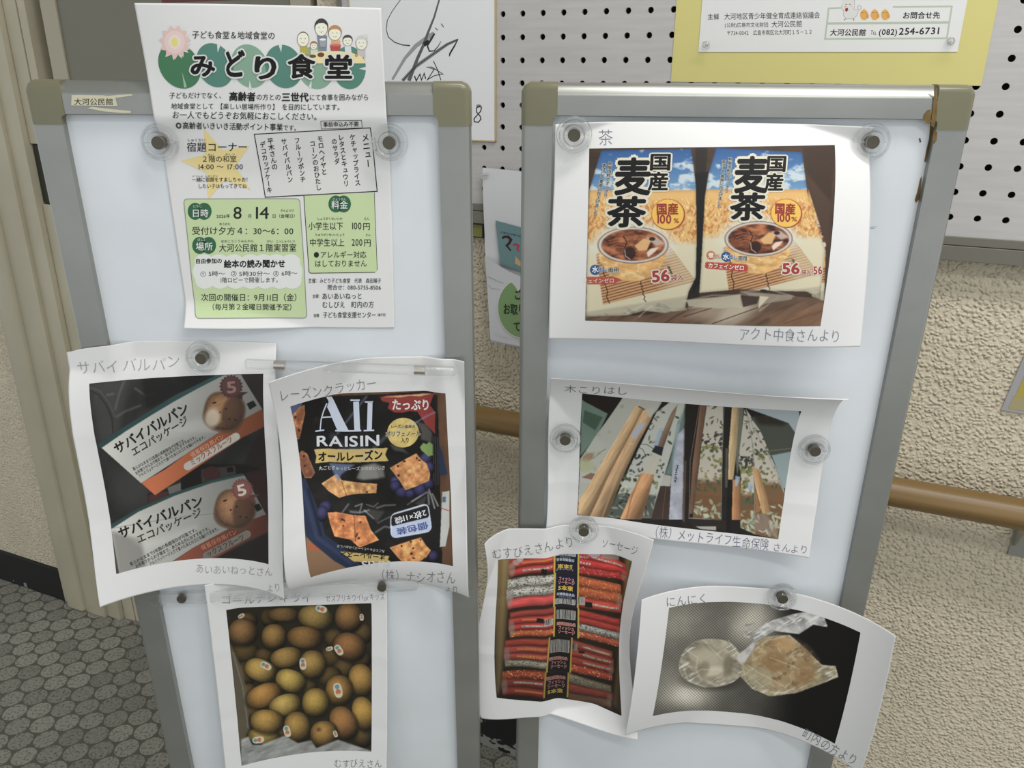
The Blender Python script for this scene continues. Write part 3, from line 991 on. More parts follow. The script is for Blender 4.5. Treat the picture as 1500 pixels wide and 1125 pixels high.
class Picture:
    """a small painting surface in image pixels"""
    def __init__(s, x0, y0, x1, y1, base, k=2.0):
        s.x0, s.y0, s.k = x0 - 3, y0 - 3, k
        s.w, s.h = int((x1 - x0 + 6) * k), int((y1 - y0 + 6) * k)
        s.X, s.Y = np.meshgrid(s.x0 + (np.arange(s.w) + .5) / k, s.y0 + (np.arange(s.h) + .5) / k)
        s.A = np.empty((s.h, s.w, 3)); s.A[:] = base

    def mask(s, pts, soft=0.6):
        pts = np.asarray(pts, float)
        m = np.zeros((s.h, s.w))
        pad = int(soft * s.k * 2) + 2
        i0, i1 = max(0, int((pts[:, 0].min() - s.x0) * s.k) - pad), min(s.w, int((pts[:, 0].max() - s.x0) * s.k) + pad)
        j0, j1 = max(0, int((pts[:, 1].min() - s.y0) * s.k) - pad), min(s.h, int((pts[:, 1].max() - s.y0) * s.k) + pad)
        if i1 <= i0 or j1 <= j0: return m
        X, Y = s.X[j0:j1, i0:i1], s.Y[j0:j1, i0:i1]
        ins = np.zeros(X.shape, bool)
        n = len(pts)
        for a in range(n):
            (xa, ya), (xb, yb) = pts[a], pts[(a + 1) % n]
            if ya == yb: continue
            c = ((Y < ya) != (Y < yb)) & (X < xa + (Y - ya) * (xb - xa) / (yb - ya))
            ins ^= c
        m[j0:j1, i0:i1] = s.blur(ins.astype(float), soft) if soft > 0 else ins
        return m

    def blur(s, m, r):
        n = max(1, int(round(r * s.k)))
        ker = np.bartlett(2 * n + 3)[1:-1]; ker /= ker.sum()
        m = np.apply_along_axis(lambda v: np.convolve(v, ker, 'same'), 0, m) if m.shape[0] > len(ker) else m
        return np.apply_along_axis(lambda v: np.convolve(v, ker, 'same'), 1, m) if m.shape[1] > len(ker) else m

    def put(s, m, color, alpha=1.0):
        c = np.asarray(color, float)
        a = (m * alpha)[..., None]
        s.A = s.A * (1 - a) + c * a
        return m

    def poly(s, pts, color, alpha=1.0, soft=0.6): return s.put(s.mask(pts, soft), color, alpha)

    def ellmask(s, cx, cy, rx, ry, ang=0.0, soft=0.6, pw=2.0):
        ca, sa = math.cos(ang), math.sin(ang)
        x, y = (s.X - cx) * ca + (s.Y - cy) * sa, -(s.X - cx) * sa + (s.Y - cy) * ca
        d = (np.abs(x / rx) ** pw + np.abs(y / ry) ** pw) ** (1 / pw)
        return np.clip((1 - d) * min(rx, ry) / max(soft, .01) + .5, 0, 1)

    def ell(s, cx, cy, rx, ry, color, ang=0.0, alpha=1.0, soft=0.6, pw=2.0): return s.put(s.ellmask(cx, cy, rx, ry, ang, soft, pw), color, alpha)

    def linemask(s, pts, wd, soft=0.5):
        D = np.full((s.h, s.w), 1e9)
        pts = np.asarray(pts, float)
        i0, i1 = max(0, int((pts[:, 0].min() - wd - s.x0) * s.k) - 4), min(s.w, int((pts[:, 0].max() + wd - s.x0) * s.k) + 5)
        j0, j1 = max(0, int((pts[:, 1].min() - wd - s.y0) * s.k) - 4), min(s.h, int((pts[:, 1].max() + wd - s.y0) * s.k) + 5)
        if i1 <= i0 or j1 <= j0: return np.zeros((s.h, s.w))
        X, Y = s.X[j0:j1, i0:i1], s.Y[j0:j1, i0:i1]
        d = np.full(X.shape, 1e9)
        for (xa, ya), (xb, yb) in zip(pts[:-1], pts[1:]):
            l2 = (xb - xa) ** 2 + (yb - ya) ** 2 + 1e-9
            t = np.clip(((X - xa) * (xb - xa) + (Y - ya) * (yb - ya)) / l2, 0, 1)
            d = np.minimum(d, np.hypot(X - xa - t * (xb - xa), Y - ya - t * (yb - ya)))
        D[j0:j1, i0:i1] = d
        return np.clip((wd / 2 - D) / soft + .5, 0, 1)

    def line(s, pts, wd, color, alpha=1.0, soft=0.5): return s.put(s.linemask(pts, wd, soft), color, alpha)

    def noise(s, scale, seed=0, octs=3, sx=1.0, sy=1.0, ang=0.0):
        ca, sa = math.cos(ang), math.sin(ang)
        x, y = (s.X * ca + s.Y * sa) / (scale * sx), (-s.X * sa + s.Y * ca) / (scale * sy)
        out = 0; amp = 1.0; tot = 0
        for o in range(octs):
            r = np.random.RandomState(seed * 31 + o)
            tab = r.rand(257 * 257)
            xi, yi = np.floor(x).astype(int), np.floor(y).astype(int)
            fx, fy = x - xi, y - yi
            fx, fy = fx * fx * (3 - 2 * fx), fy * fy * (3 - 2 * fy)
            g = lambda a, b: tab[(a % 257) * 257 + (b % 257)]
            out = out + amp * ((g(xi, yi) * (1 - fx) + g(xi + 1, yi) * fx) * (1 - fy) + (g(xi, yi + 1) * (1 - fx) + g(xi + 1, yi + 1) * fx) * fy)
            tot += amp; amp *= .5; x, y = x * 2.03 + 5, y * 2.03 + 9
        return out / tot

    def shade(s, m, f):
        """multiply inside a mask (1 = unchanged)"""
        s.A = s.A * (1 - m[..., None] + m[..., None] * np.asarray(f)[..., None])

    def sample(s, d):
        x, y = (d[:, 0] - s.x0) * s.k - .5, (d[:, 1] - s.y0) * s.k - .5
        x, y = np.clip(x, 0, s.w - 1.001), np.clip(y, 0, s.h - 1.001)
        i, j = x.astype(int), y.astype(int)
        fx, fy = (x - i)[:, None], (y - j)[:, None]
        A = s.A
        return np.clip((A[j, i] * (1 - fx) + A[j, i + 1] * fx) * (1 - fy) + (A[j + 1, i] * (1 - fx) + A[j + 1, i + 1] * fx) * fy, 0, 255)


PENCIL = (84, 84, 90)
BLUEPEN = (88, 88, 130)
RND = random.Random(5)


def hand(pg, t, p0, p1, h, color=PENCIL, bold=-0.012, slant=0.0):
    keep = pg.V, pg.F, pg.C, pg.nv
    pg.V, pg.F, pg.C, pg.nv = [], [], [], 0
    pg.text(t, p0, p1, h, color, bold, 2, slant, jit=h * .06, rnd=RND)
    pg.flush('handwriting')
    pg.V, pg.F, pg.C, pg.nv = keep
# ---------------------------------------------------------------- the community kitchen flyer
pg = Page('flyer')
flyer = tag(pg.paper('event_flyer'), 'printed green and white children\'s canteen flyer at the top of the left board', 'flyer')
A_, B_, C_, D_, E_ = Zoom(220, 20, 7.5), Zoom(400, 10, 8.3333), Zoom(230, 160, 4.1667), Zoom(250, 280, 4.4118), Zoom(180, 0, 3.5714)
WHITE = (208, 207, 204)
G1, G2, G3 = (62, 118, 80), (76, 128, 113), (124, 160, 136)
for (cx, cy, rx, ry, g, sh) in ((262.5, 96.5, 30.5, 33.5, G1, .20), (314.5, 95.5, 27, 32.5, G2, .16), (365.5, 96.8, 27, 32, G3, .13),
                                (415.5, 97.3, 27.5, 32, G2, .10), (463.0, 99, 27, 31.5, G3, .06), (511.5, 99, 24.5, 31.5, G2, .03)):
    pg.ell(cx, cy, rx, ry, g, 0 if g is G3 else 1, 0, sh, 40)
for t in ([(735, 318), (770, 355), (742, 428)], [(1082, 828), (1118, 828), (1090, 735)], [(1408, 335), (1450, 338), (1440, 425)]):
    pg.poly(A_(*t), WHITE, 2)
pg.poly(A_((372, 815), (402, 808), (348, 640)), (150, 180, 150), 2)
pg.poly(B_((432, 985), (470, 990), (470, 890)), WHITE, 2)
pg.poly(B_((1135, 730), (1135, 775), (1050, 755)), WHITE, 2)
cx, cy = A_(272, 312)
for k in range(12):
    a = 2 * math.pi * k / 12 + .1
    pg.poly([(cx + 14 * math.cos(a - .28), cy + 16 * math.sin(a - .28)), (cx + 24.5 * math.cos(a), cy + 27 * math.sin(a)), (cx + 14 * math.cos(a + .28), cy + 16 * math.sin(a + .28))], (214, 208, 198), 2)
for k in range(11):
    a = 2 * math.pi * k / 11 - math.pi / 2 - .28
    pg.poly([(cx + 6 * math.cos(a - .6), cy + 7 * math.sin(a - .6)), (cx + 17 * math.cos(a - .3), cy + 19 * math.sin(a - .3)), (cx + 23.5 * math.cos(a), cy + 26 * math.sin(a)), (cx + 17 * math.cos(a + .3), cy + 19 * math.sin(a + .3)), (cx + 6 * math.cos(a + .6), cy + 7 * math.sin(a + .6))], (219, 184, 178), 3)
pg.ell(cx, cy, 15, 17, (223, 197, 190), 4)
pg.ell(cx, cy, 9, 11, (226, 208, 196), 5)
pg.ell(cx, cy, 4.6, 6.2, (226, 208, 96), 6)
# the family round the table: plain clip-art people
SK, OUT = (236, 226, 200), (110, 92, 78)


def person_clip(cx, cy, rx, ry, hair, body, bodycol, bald=False):
    pg.poly(B_(*body), bodycol, 3)
    x, y = B_(cx, cy); rx, ry = rx / 8.333, ry / 8.333
    if not bald: pg.ell(x, y - ry * .18, rx * 1.12, ry * 1.02, hair, 4)
    pg.ell(x, y, rx * 1.03, ry * 1.03, OUT, 5)
    pg.ell(x, y + ry * .05, rx * .95, ry * .93, SK, 6)
    if not bald: pg.poly([(x - rx, y - ry * .3), (x - rx * .6, y - ry * .95), (x, y - ry * 1.12), (x + rx * .6, y - ry * .95), (x + rx, y - ry * .3), (x + rx * .4, y - ry * .62), (x - rx * .4, y - ry * .6)], hair, 7)
    for sx in (-.36, .36): pg.line([(x + rx * (sx - .12), y - ry * .02), (x + rx * sx, y - ry * .12), (x + rx * (sx + .12), y - ry * .02)], .45, (70, 62, 56), 7)
    pg.line([(x - rx * .3, y + ry * .42), (x, y + ry * .55), (x + rx * .3, y + ry * .42)], .5, (170, 90, 80), 7)


tb = B_((430, 600), (560, 545), (760, 535), (960, 560), (1090, 610), (1140, 690), (430, 690))
person_clip(368, 395, 72, 90, OUT, [(330, 480), (420, 480), (450, 585), (330, 570)], (172, 160, 62), True)
person_clip(498, 475, 42, 48, (166, 112, 84), [(460, 520), (540, 520), (555, 590), (460, 590)], (206, 200, 192))
person_clip(590, 260, 76, 98, (62, 58, 58), [(535, 350), (660, 350), (655, 540), (560, 540)], (118, 128, 140))
person_clip(755, 325, 76, 84, (178, 130, 78), [(710, 410), (820, 410), (820, 480), (705, 480)], (214, 160, 100))
person_clip(910, 415, 56, 62, (84, 70, 64), [(875, 480), (950, 480), (960, 570), (880, 570)], (204, 208, 212))
person_clip(1080, 445, 68, 80, (196, 194, 190), [(1030, 520), (1125, 520), (1130, 620), (1030, 600)], (190, 180, 178))
pg.poly(tb, (228, 208, 150), 6)
x, y = B_(1132, 358); pg.ell(x, y, 2.8, 3, (206, 203, 198), 6)
pg.poly(B_((565, 400), (655, 400), (640, 490), (580, 490)), (150, 152, 156), 7)
x, y = B_(608, 400); pg.ell(x, y, 4.8, 1.6, (228, 226, 222), 8)
pg.poly(B_((695, 470), (830, 470), (815, 540), (710, 540)), (176, 70, 66), 8)
x, y = B_(764, 468); pg.ell(x, y, 8.2, 1.8, (196, 104, 98), 9)
x, y = B_(585, 585); pg.ell(x, y, 5, 3.4, (110, 64, 46), 8)
x, y = B_(485, 603); pg.ell(x, y, 5, 2.4, (90, 76, 60), 8)
x, y = B_(1018, 595); pg.ell(x, y, 2.2, 2, (190, 140, 80), 8)
HL = (WHITE, .07)


def title(c, z, x0, y0, x1, y1, sh=0.0):
    (a, b), (d, e) = z(x0, y0), z(x1, y1)
    pg.char(c, a, b, d, e, (12, 12, 12), .035, 11, (WHITE, .06), sh)


title('み', A_, 440, 462, 715, 695, .05); title('ど', A_, 830, 395, 1050, 698, .05); title('り', A_, 1145, 466, 1390, 726)
title('食', B_, 175, 572, 522, 878); title('堂', B_, 632, 580, 970, 880)


def fl(z, t, x0, y0, x1, y1, h, bold=0.007, color=(32, 32, 32), layer=4, halo=None):
    pg.text(t, z(x0, y0), z(x1, y1), h / z.k, color, bold, layer, halo=halo)


fl(E_, '子ども食堂＆地域食堂の', 362, 197, 798, 203, 44)
fl(E_, '子どもだけでなく、', 243, 513, 535, 513, 36); fl(E_, '高齢者', 555, 523, 695, 525, 50, .035)
fl(E_, 'の方との', 697, 521, 828, 522, 36); fl(E_, '三世代', 830, 527, 972, 527, 50, .035); fl(E_, 'にて食事を囲みながら', 975, 523, 1288, 522, 36)
fl(E_, '地域食堂として', 255, 568, 478, 568, 34); fl(E_, '【楽しい居場所作り】', 492, 569, 815, 572, 34); fl(E_, 'を目的にしています。', 832, 573, 1155, 573, 36)
fl(E_, 'お一人でもどうぞお気軽におこしください。', 262, 615, 1040, 626, 42)
fl(E_, '◎高齢者いきいき活動ポイント事業', 278, 670, 838, 680, 40, .012); fl(E_, 'です。', 838, 680, 925, 682, 34)
pg.line(E_((1037, 632), (1250, 628), (1253, 668), (1038, 674)), .7, (40, 40, 40), 3, True)
fl(E_, '事前申込み不要', 1048, 662, 1236, 658, 29, .012)
star = []
tips = [(287, 118), (565, 222), (572, 492), (315, 550), (143, 315)]
for k in range(5):
    a, b = tips[k], tips[(k + 1) % 5]
    star += [a, ((a[0] + b[0]) * .5 * .52 + 378 * .48, (a[1] + b[1]) * .5 * .52 + 338 * .48)]
pg.poly(C_(*star), (224, 203, 134), 1)
fl(C_, 'しゅくだい', 183, 195, 297, 195, 20); fl(C_, '宿題コーナー', 180, 254, 556, 252, 62)
fl(C_, 'かい', 308, 283, 350, 283, 15); fl(C_, 'わしつ', 418, 280, 476, 280, 15)
fl(C_, '２階の和室', 270, 319, 488, 318, 42); fl(C_, '14:00 ～ 17:00', 245, 367, 527, 366, 44)
fl(C_, 'いっしょ', 215, 412, 282, 412, 14); fl(C_, 'しゅくだい', 292, 412, 372, 412, 14)
fl(C_, '一緒に宿題をすましちゃお！', 213, 441, 570, 440, 30, .01); fl(C_, 'したい子はもってきてね', 250, 480, 547, 480, 30, .008)
box = C_((595, 152), (1302, 113), (1345, 500), (662, 537))
pg.poly(box, WHITE, 1); pg.line(box, 1.3, (22, 22, 22), 3, True)
for t, a, b, w_ in (('メニュー', (1268, 146), (1290, 356), 46), ('ケチャップライス', (1190, 150), (1228, 468), 36), ('レタスとキュウリ', (1120, 152), (1158, 472), 36),
                    ('のサラダ', (1078, 176), (1100, 338), 34), ('モロヘイヤと', (993, 160), (1022, 402), 36), ('コーンのおひたし', (946, 190), (990, 496), 36),
                    ('フルーツポンチ', (853, 170), (893, 448), 36), ('サバイバルパン', (772, 176), (815, 448), 36), ('平木さんの', (690, 172), (720, 370), 38), ('デコカップケーキ', (643, 195), (690, 512), 36)):
    pg.vtext(t, C_(*a), C_(*b), w_ / C_.k, (22, 22, 22), .02, 4)


def rrect(z, pts, r, n=5):
    out = []
    m = len(pts)
    for i in range(m):
        p, a, b = np.array(pts[i], float), np.array(pts[i - 1], float), np.array(pts[(i + 1) % m], float)
        da, db = (a - p) / np.linalg.norm(a - p), (b - p) / np.linalg.norm(b - p)
        for k in range(n + 1):
            t = k / n
            out.append(tuple(p + da * r * (1 - t) ** 2 + db * r * t ** 2))
    return z(*out)


GREEN = (187, 205, 152)
rp_ = rrect(D_, [(85, 50), (835, 48), (882, 820), (163, 822)], 28)
pg.poly(rp_, GREEN, 0); pg.line(rp_, 1.2, (138, 142, 134), 2, True)
rp_ = rrect(D_, [(862, 30), (1318, 8), (1333, 525), (893, 530)], 14)
pg.poly(rp_, GREEN, 0)
pg.line(D_((862, 30), (893, 520), (905, 530), (1100, 528), (1320, 525)), 1.0, (30, 30, 30), 2)
pg.line(D_((1318, 8), (1326, 260), (1334, 510)), .7, (30, 30, 30), 2)
DG = (44, 98, 66)


def oval(x, y, dx, t, x0, y0, x1, ruby, rx0, rx1, ry):
    for q in (x - dx, x + dx):
        a, b = D_(q, y); pg.ell(a, b, 48 / D_.k, 55 / D_.k, DG, 2)
    fl(D_, t, x0, y0, x1, y0, 56, .008, (220, 226, 216)); fl(D_, ruby, rx0, ry, rx1, ry, 19, .0, (214, 220, 208))


oval(189, 130, 29, '日時', 137, 163, 247, 'にちじ', 146, 205, 104)
oval(217, 350, 29, '場所', 162, 378, 274, 'ばしょ', 175, 228, 320)
oval(1094, 82, 25, '料金', 1039, 108, 1148, 'りょうきん', 1047, 1135, 58)
fl(D_, '2026年', 297, 172, 386, 170, 26, .01); fl(D_, '8', 404, 178, 468, 178, 112); fl(D_, '月', 500, 172, 526, 172, 28); fl(D_, '14', 527, 178, 645, 178, 112)
fl(D_, '日（金曜日）', 656, 170, 822, 169, 26, .005); fl(D_, 'きんようび', 710, 132, 797, 132, 20)
fl(D_, '受付け夕方４：30～6：00', 138, 276, 797, 278, 55); fl(D_, 'ゆうがた', 315, 220, 388, 220, 19)
fl(D_, 'おおこうこうみんかん', 325, 331, 538, 329, 19); fl(D_, 'かい', 622, 331, 665, 331, 19); fl(D_, 'じっしゅうしつ', 680, 331, 804, 331, 19)
fl(D_, '大河公民館１階実習室', 312, 387, 814, 386, 55)
for ci, (cx, cy, rx, ry) in enumerate([(330, 520, 190, 92), (500, 522, 260, 96), (665, 525, 186, 95)] + [(q, 455, 62, 48) for q in (215, 312, 410, 515, 600, 682, 775)] + [(q, 578, 62, 52) for q in (222, 320, 420, 520, 612, 708, 785)] + [(200, 520, 55, 75), (800, 525, 52, 75)]):
    a, b = D_(cx, cy); pg.ell(a, b, rx / D_.k, ry / D_.k, (216, 217, 213), 1.5 + ci * .1)
fl(D_, '自由参加の', 160, 464, 334, 462, 34, .03); fl(D_, '絵本の読み聞かせ', 344, 490, 742, 488, 54, .035)
fl(D_, '①', 190, 549, 232, 549, 40); fl(D_, '5時～', 245, 546, 352, 545, 36); fl(D_, '②', 387, 547, 430, 547, 40); fl(D_, '5時30分～', 442, 547, 642, 545, 36); fl(D_, '③', 660, 547, 702, 547, 40); fl(D_, '6時～', 716, 545, 820, 543, 36)
fl(D_, '1階ロビーで開催します。', 318, 588, 716, 586, 38, .008)
fl(D_, '次回の開催日：9月11日（金）', 195, 707, 848, 705, 52); fl(D_, '（毎月第２金曜日開催予定）', 240, 767, 812, 765, 46)
fl(D_, 'しょうがくせいいか', 948, 184, 1112, 184, 20); fl(D_, 'えん', 1250, 184, 1285, 184, 20); fl(D_, '小学生以下', 890, 245, 1117, 245, 54); fl(D_, '100', 1165, 245, 1238, 245, 62); fl(D_, '円', 1242, 246, 1292, 246, 52)
fl(D_, 'ちゅうがくせいいじょう', 934, 289, 1126, 289, 20); fl(D_, 'えん', 1260, 289, 1294, 289, 20); fl(D_, '中学生以上', 897, 352, 1124, 352, 54); fl(D_, '200', 1169, 352, 1242, 352, 62); fl(D_, '円', 1247, 352, 1297, 352, 52)
fl(D_, '●アレルギー対応', 922, 429, 1265, 429, 48); fl(D_, 'はしておりません', 930, 486, 1268, 485, 48)
fl(D_, '主催：みどり子ども食堂　代表　森田陽子', 888, 590, 1360, 592, 33); fl(D_, '問合せ：080-5755-8506', 1013, 635, 1360, 637, 37)
fl(D_, '支援：', 918, 688, 978, 686, 26); fl(D_, 'あいあいねっと', 978, 695, 1240, 694, 45); fl(D_, 'むしびえ　町内の方', 980, 749, 1316, 748, 45)
fl(D_, '協賛', 925, 811, 962, 811, 24); fl(D_, '子ども食堂支援センター', 985, 814, 1330, 814, 43); fl(D_, '（順不同）', 1328, 806, 1402, 806, 20)
pg.flush('printed_design')
# ---------------------------------------------------------------- printed photographs on the left board


def glossy_blob(pic, cx, cy, rx, ry, ang, col, seed, rough=.10, dark=.62, hx=-.25, hy=-.35):
    """a rounded fruit or loaf printed with its own highlight and shade"""
    m = pic.ellmask(cx, cy, rx, ry, ang, .9, 2.25)
    ca, sa = math.cos(ang), math.sin(ang)
    x, y = ((pic.X - cx) * ca + (pic.Y - cy) * sa) / rx, (-(pic.X - cx) * sa + (pic.Y - cy) * ca) / ry
    gx, gy = (pic.X - cx) / max(rx, ry), (pic.Y - cy) / max(rx, ry)
    f = 1.18 - dark * ((gx - hx) ** 2 + (gy - hy) ** 2) ** .9 + rough * (pic.noise(2.2, seed, 3) - .5) * 2
    edge = np.clip(1.05 - (x * x + y * y) ** 2 * .35, 0, 1.1)
    c = np.asarray(col, float)[None, None] * (f * edge)[..., None] * .93
    a = m[..., None]
    pic.A = pic.A * (1 - a) + np.clip(c, 0, 255) * a
    return m


# survival bread boxes
pg = Page('bread')
tag(pg.paper('photo_printout'), 'curled sheet with a dark photo of two boxes of survival bread', 'paper sheet', 'food donation printouts')
Z1, Z2 = Zoom(130, 540, 5.5556), Zoom(130, 680, 5.5556)
pic = Picture(128, 540, 400, 846, (40, 39, 37))
f = pic.noise(26, 3, 4, 1, 2.2, .5)
pic.A *= (0.55 + 0.9 * f)[..., None]
pic.poly(Z1((0, 120), (330, 70), (300, 260), (230, 520), (100, 620), (40, 400)), (74, 74, 72), .55, 9)
pic.line(Z1((10, 165), (90, 200), (160, 290), (205, 400), (215, 520)), 5.5, (58, 57, 55), .9, 2)
pic.line(Z1((10, 178), (80, 215), (145, 300), (188, 400), (198, 520)), 1.2, (22, 22, 21), .9, 1)
pic.line(Z1((15, 155), (95, 188), (168, 280), (214, 395)), .9, (96, 96, 94), .8, 1)
for q in ([(290, 90), (250, 200), (215, 330)], [(640, 45), (715, 100)], [(150, 215), (200, 205)], [(230, 390), (290, 350), (420, 300)], [(380, 160), (470, 220), (520, 200)]):
    pic.line(Z1(*q), 3, (104, 104, 102), .55, 3)
pic.poly(Z1((430, 80), (900, 45), (1060, 50), (700, 220), (470, 330)), (20, 19, 18), .85, 5)
pic.ell(*Z2(330, 160), 30, 34, (70, 70, 68), 0, .6, 26)
pic.poly(Z1((1250, 45), (1430, 45), (1460, 800), (1250, 800), (1420, 420)), (34, 29, 26), .9, 3)
pic.poly(Z2((480, 240), (750, 190), (750, 10), (910, 0), (1250, 0), (1460, 40), (1460, 300), (1250, 90), (800, 220), (490, 330)), (24, 19, 18), .95, 1)
pic.poly(Z2((640, 190), (750, 150), (752, 220), (655, 245)), (112, 110, 104), .85); pic.poly(Z2((485, 250), (640, 215), (655, 245), (490, 325)), (74, 46, 40), .9)
pic.poly(Z2((915, 40), (1190, 10), (1200, 80), (920, 150)), (64, 58, 54), .8, 1); pic.ell(*Z2(1000, 78), 13, 11, (58, 36, 34)); pic.poly(Z2((1125, 25), (1175, 22), (1178, 60), (1128, 65)), (14, 14, 14))
pic.poly(Z2((1265, 75), (1460, 20), (1460, 420), (1435, 400)), (52, 34, 30), .8, 2)
for (zz, stripe, face, band) in ((Z1, [(70, 622), (300, 466), (700, 218), (1065, 40), (1105, 55), (700, 268), (300, 514), (105, 648)],
                                 [(105, 645), (300, 510), (500, 385), (700, 265), (900, 155), (1105, 52), (1240, 48), (1412, 330), (1050, 525), (800, 690), (427, 932)],
                                 [(427, 930), (620, 820), (800, 690), (1050, 525), (1412, 328), (1450, 460), (1250, 560), (900, 790), (540, 1030)]),
                                (Z2, [(165, 500), (400, 362), (700, 228), (1000, 128), (1250, 72), (1275, 92), (1000, 155), (700, 258), (400, 392), (185, 528)],
                                 [(183, 528), (400, 390), (700, 256), (1000, 153), (1270, 90), (1442, 412), (1150, 520), (850, 680), (620, 830), (560, 900), (250, 900)],
                                 [(1442, 410), (1150, 520), (850, 680), (600, 850), (880, 850), (1200, 670), (1460, 545)])):
    pic.poly(zz(*stripe), (42, 70, 70))
    m = pic.poly(zz(*face), (190, 189, 181))
    g = np.clip(1.06 - (pic.X - zz(200, 0)[0]) / 210 * .46, .5, 1.1)
    pic.shade(m, g)
    m = pic.poly(zz(*band), (182, 98, 58) if zz is Z1 else (142, 76, 56))
    pic.shade(m, np.clip(1.12 - (pic.X - zz(500, 0)[0]) / 190 * .62, .4, 1.1))
pic.poly(Z2((185, 540), (330, 590), (430, 610), (470, 860), (240, 900)), (118, 116, 110), .75, 5)
pic.poly(Z2((330, 600), (560, 610), (900, 480), (860, 560), (470, 700)), (206, 205, 198), .35, 8)
pic.poly(Z1((430, 560), (900, 400), (1040, 500), (700, 560)), (206, 205, 196), .30, 8)
pic.poly(Z2((900, 830), (1300, 640), (1460, 560), (1470, 860)), (34, 28, 24), .9, 2)
pic.line(Z2((200, 520), (700, 435), (1020, 402), (1430, 410)), 1.2, (110, 108, 104), .5, 1)
for (zz, cx, cy, k) in ((Z1, 1100, 345, 0), (Z2, 1188, 362, 1)):
    x, y = zz(cx, cy)
    pic.ell(x, y + 2, 30, 29, (92, 66, 48), .25, .9, 3, 2.8)
    glossy_blob(pic, x, y, 28, 27.5, .2, (150, 108, 74) if k else (136, 98, 66), 21 + k, .14, .30)
    m = pic.ellmask(x + 14, y + 3, 17, 25, .2, 5)
    pic.put(m, (70, 48, 38), .72)
    for ax, ay in ((-14, -12), (-6, 2), (3, -3), (8, 12), (17, 13)):
        pic.ell(x + ax, y + ay, 3.2 if ax == -14 else 1.6, 1.4, (38, 24, 18), -.3, .9)
    if not k: pic.ell(x - 17, y + 10, 11, 14, (206, 194, 172), .2, .75, 6)
for (zz, cx, cy, r, c) in ((Z1, 1160, 145, 15.5, (72, 46, 44)), (Z2, 1250, 203, 14, (118, 72, 66))):
    x, y = zz(cx, cy)
    pic.poly([(x + 6, y + 8), (x + 25, y + 8), (x + 17, y + 13), (x + 16, y + 20), (x + 4, y + 13)], tuple(v * .8 for v in c))
    for k in range(20):
        pic.ell(x + (r + .3) * math.cos(k * .314), y + (r + .3) * math.sin(k * .314), 1.6, 1.6, c)
    pic.ell(x, y, r, r, c); pic.ell(x, y, r - 2, r - 2, tuple(v * 1.12 for v in c))
for z_, p in ((Z1, [(1285, 285), (1340, 258), (1368, 300), (1310, 335)]), (Z2, [(1345, 335), (1385, 318), (1412, 365), (1368, 388)])):
    pic.poly(z_(*p), (20, 22, 20))
for a, b, c in ((Z1(805, 795), Z1(1200, 552), (182, 176, 166)), (Z2(960, 745), Z2(1288, 570), (112, 108, 100))):
    pic.line([a, b], 11.5, c, 1, .8)
pg.photo('photo_print', pic, [(130.4, 561.4), (386, 547.2), (393.5, 826.4), (170.3, 841)])
for (zz, a, b, c, d, h1, h2) in ((Z1, (225, 695), (822, 342), (362, 712), (815, 438), 98, 78), (Z2, (250, 607), (940, 322), (400, 645), (925, 412), 100, 80)):
    pg.text('サバイバルパン', zz(*a), zz(*b), h1 / 5.556, (28, 28, 25), .03, 4, slant=.1)
    pg.text('エコパッケージ', zz(*c), zz(*d), h2 / 5.556, (48, 47, 43), .018, 4, slant=.1)
ln = ('柔らかなままで5年間の長期保存が可能です。', 'お年寄りからお子様まで、あらゆる方におすすめです。', 'アルミパッケージ入りで食べたあとのゴミを縮小できます。')
for t, a, b in zip(ln, ((365, 828), (385, 862), (412, 884)), ((802, 580), (888, 556), (962, 552))): pg.text(t, Z1(*a), Z1(*b), 31 / 5.556, (62, 61, 57), .012, 4)
for t, a, b in zip(ln, ((340, 828), (385, 845), (500, 826)), ((898, 532), (1002, 522), (1072, 526))): pg.text(t, Z2(*a), Z2(*b), 34 / 5.556, (56, 55, 51), .012, 4)
pg.text('備蓄保存用パン', Z1(838, 722), Z1(1108, 556), 46 / 5.556, (206, 150, 120), .01, 4); pg.text('ミックスフルーツ', Z1(838, 788), Z1(1180, 582), 58 / 5.556, (150, 84, 54), .012, 5)
pg.text('備蓄保存用パン', Z2(922, 700), Z2(1210, 560), 46 / 5.556, (176, 112, 90), .01, 4); pg.text('ックスフルーツ', Z2(968, 755), Z2(1275, 604), 56 / 5.556, (84, 56, 42), .012, 5)
for zz, a, b, h, c in ((Z1, (1125, 200), (1215, 190), 130, (134, 100, 94)), (Z2, (1218, 262), (1300, 240), 125, (206, 190, 178))):
    pg.text('5', zz(*a), zz(*b), h / 5.556, c, .03, 5)
hand(pg, 'サバイバルパン', (112, 549), (266, 537), 21, (150, 148, 146))
hand(pg, 'あいあいねっとさん', (286, 838), (400, 843), 15, (140, 138, 136)); hand(pg, 'より', (391, 868), (412, 866), 14, (140, 138, 136))
pg.flush('printed_lettering')

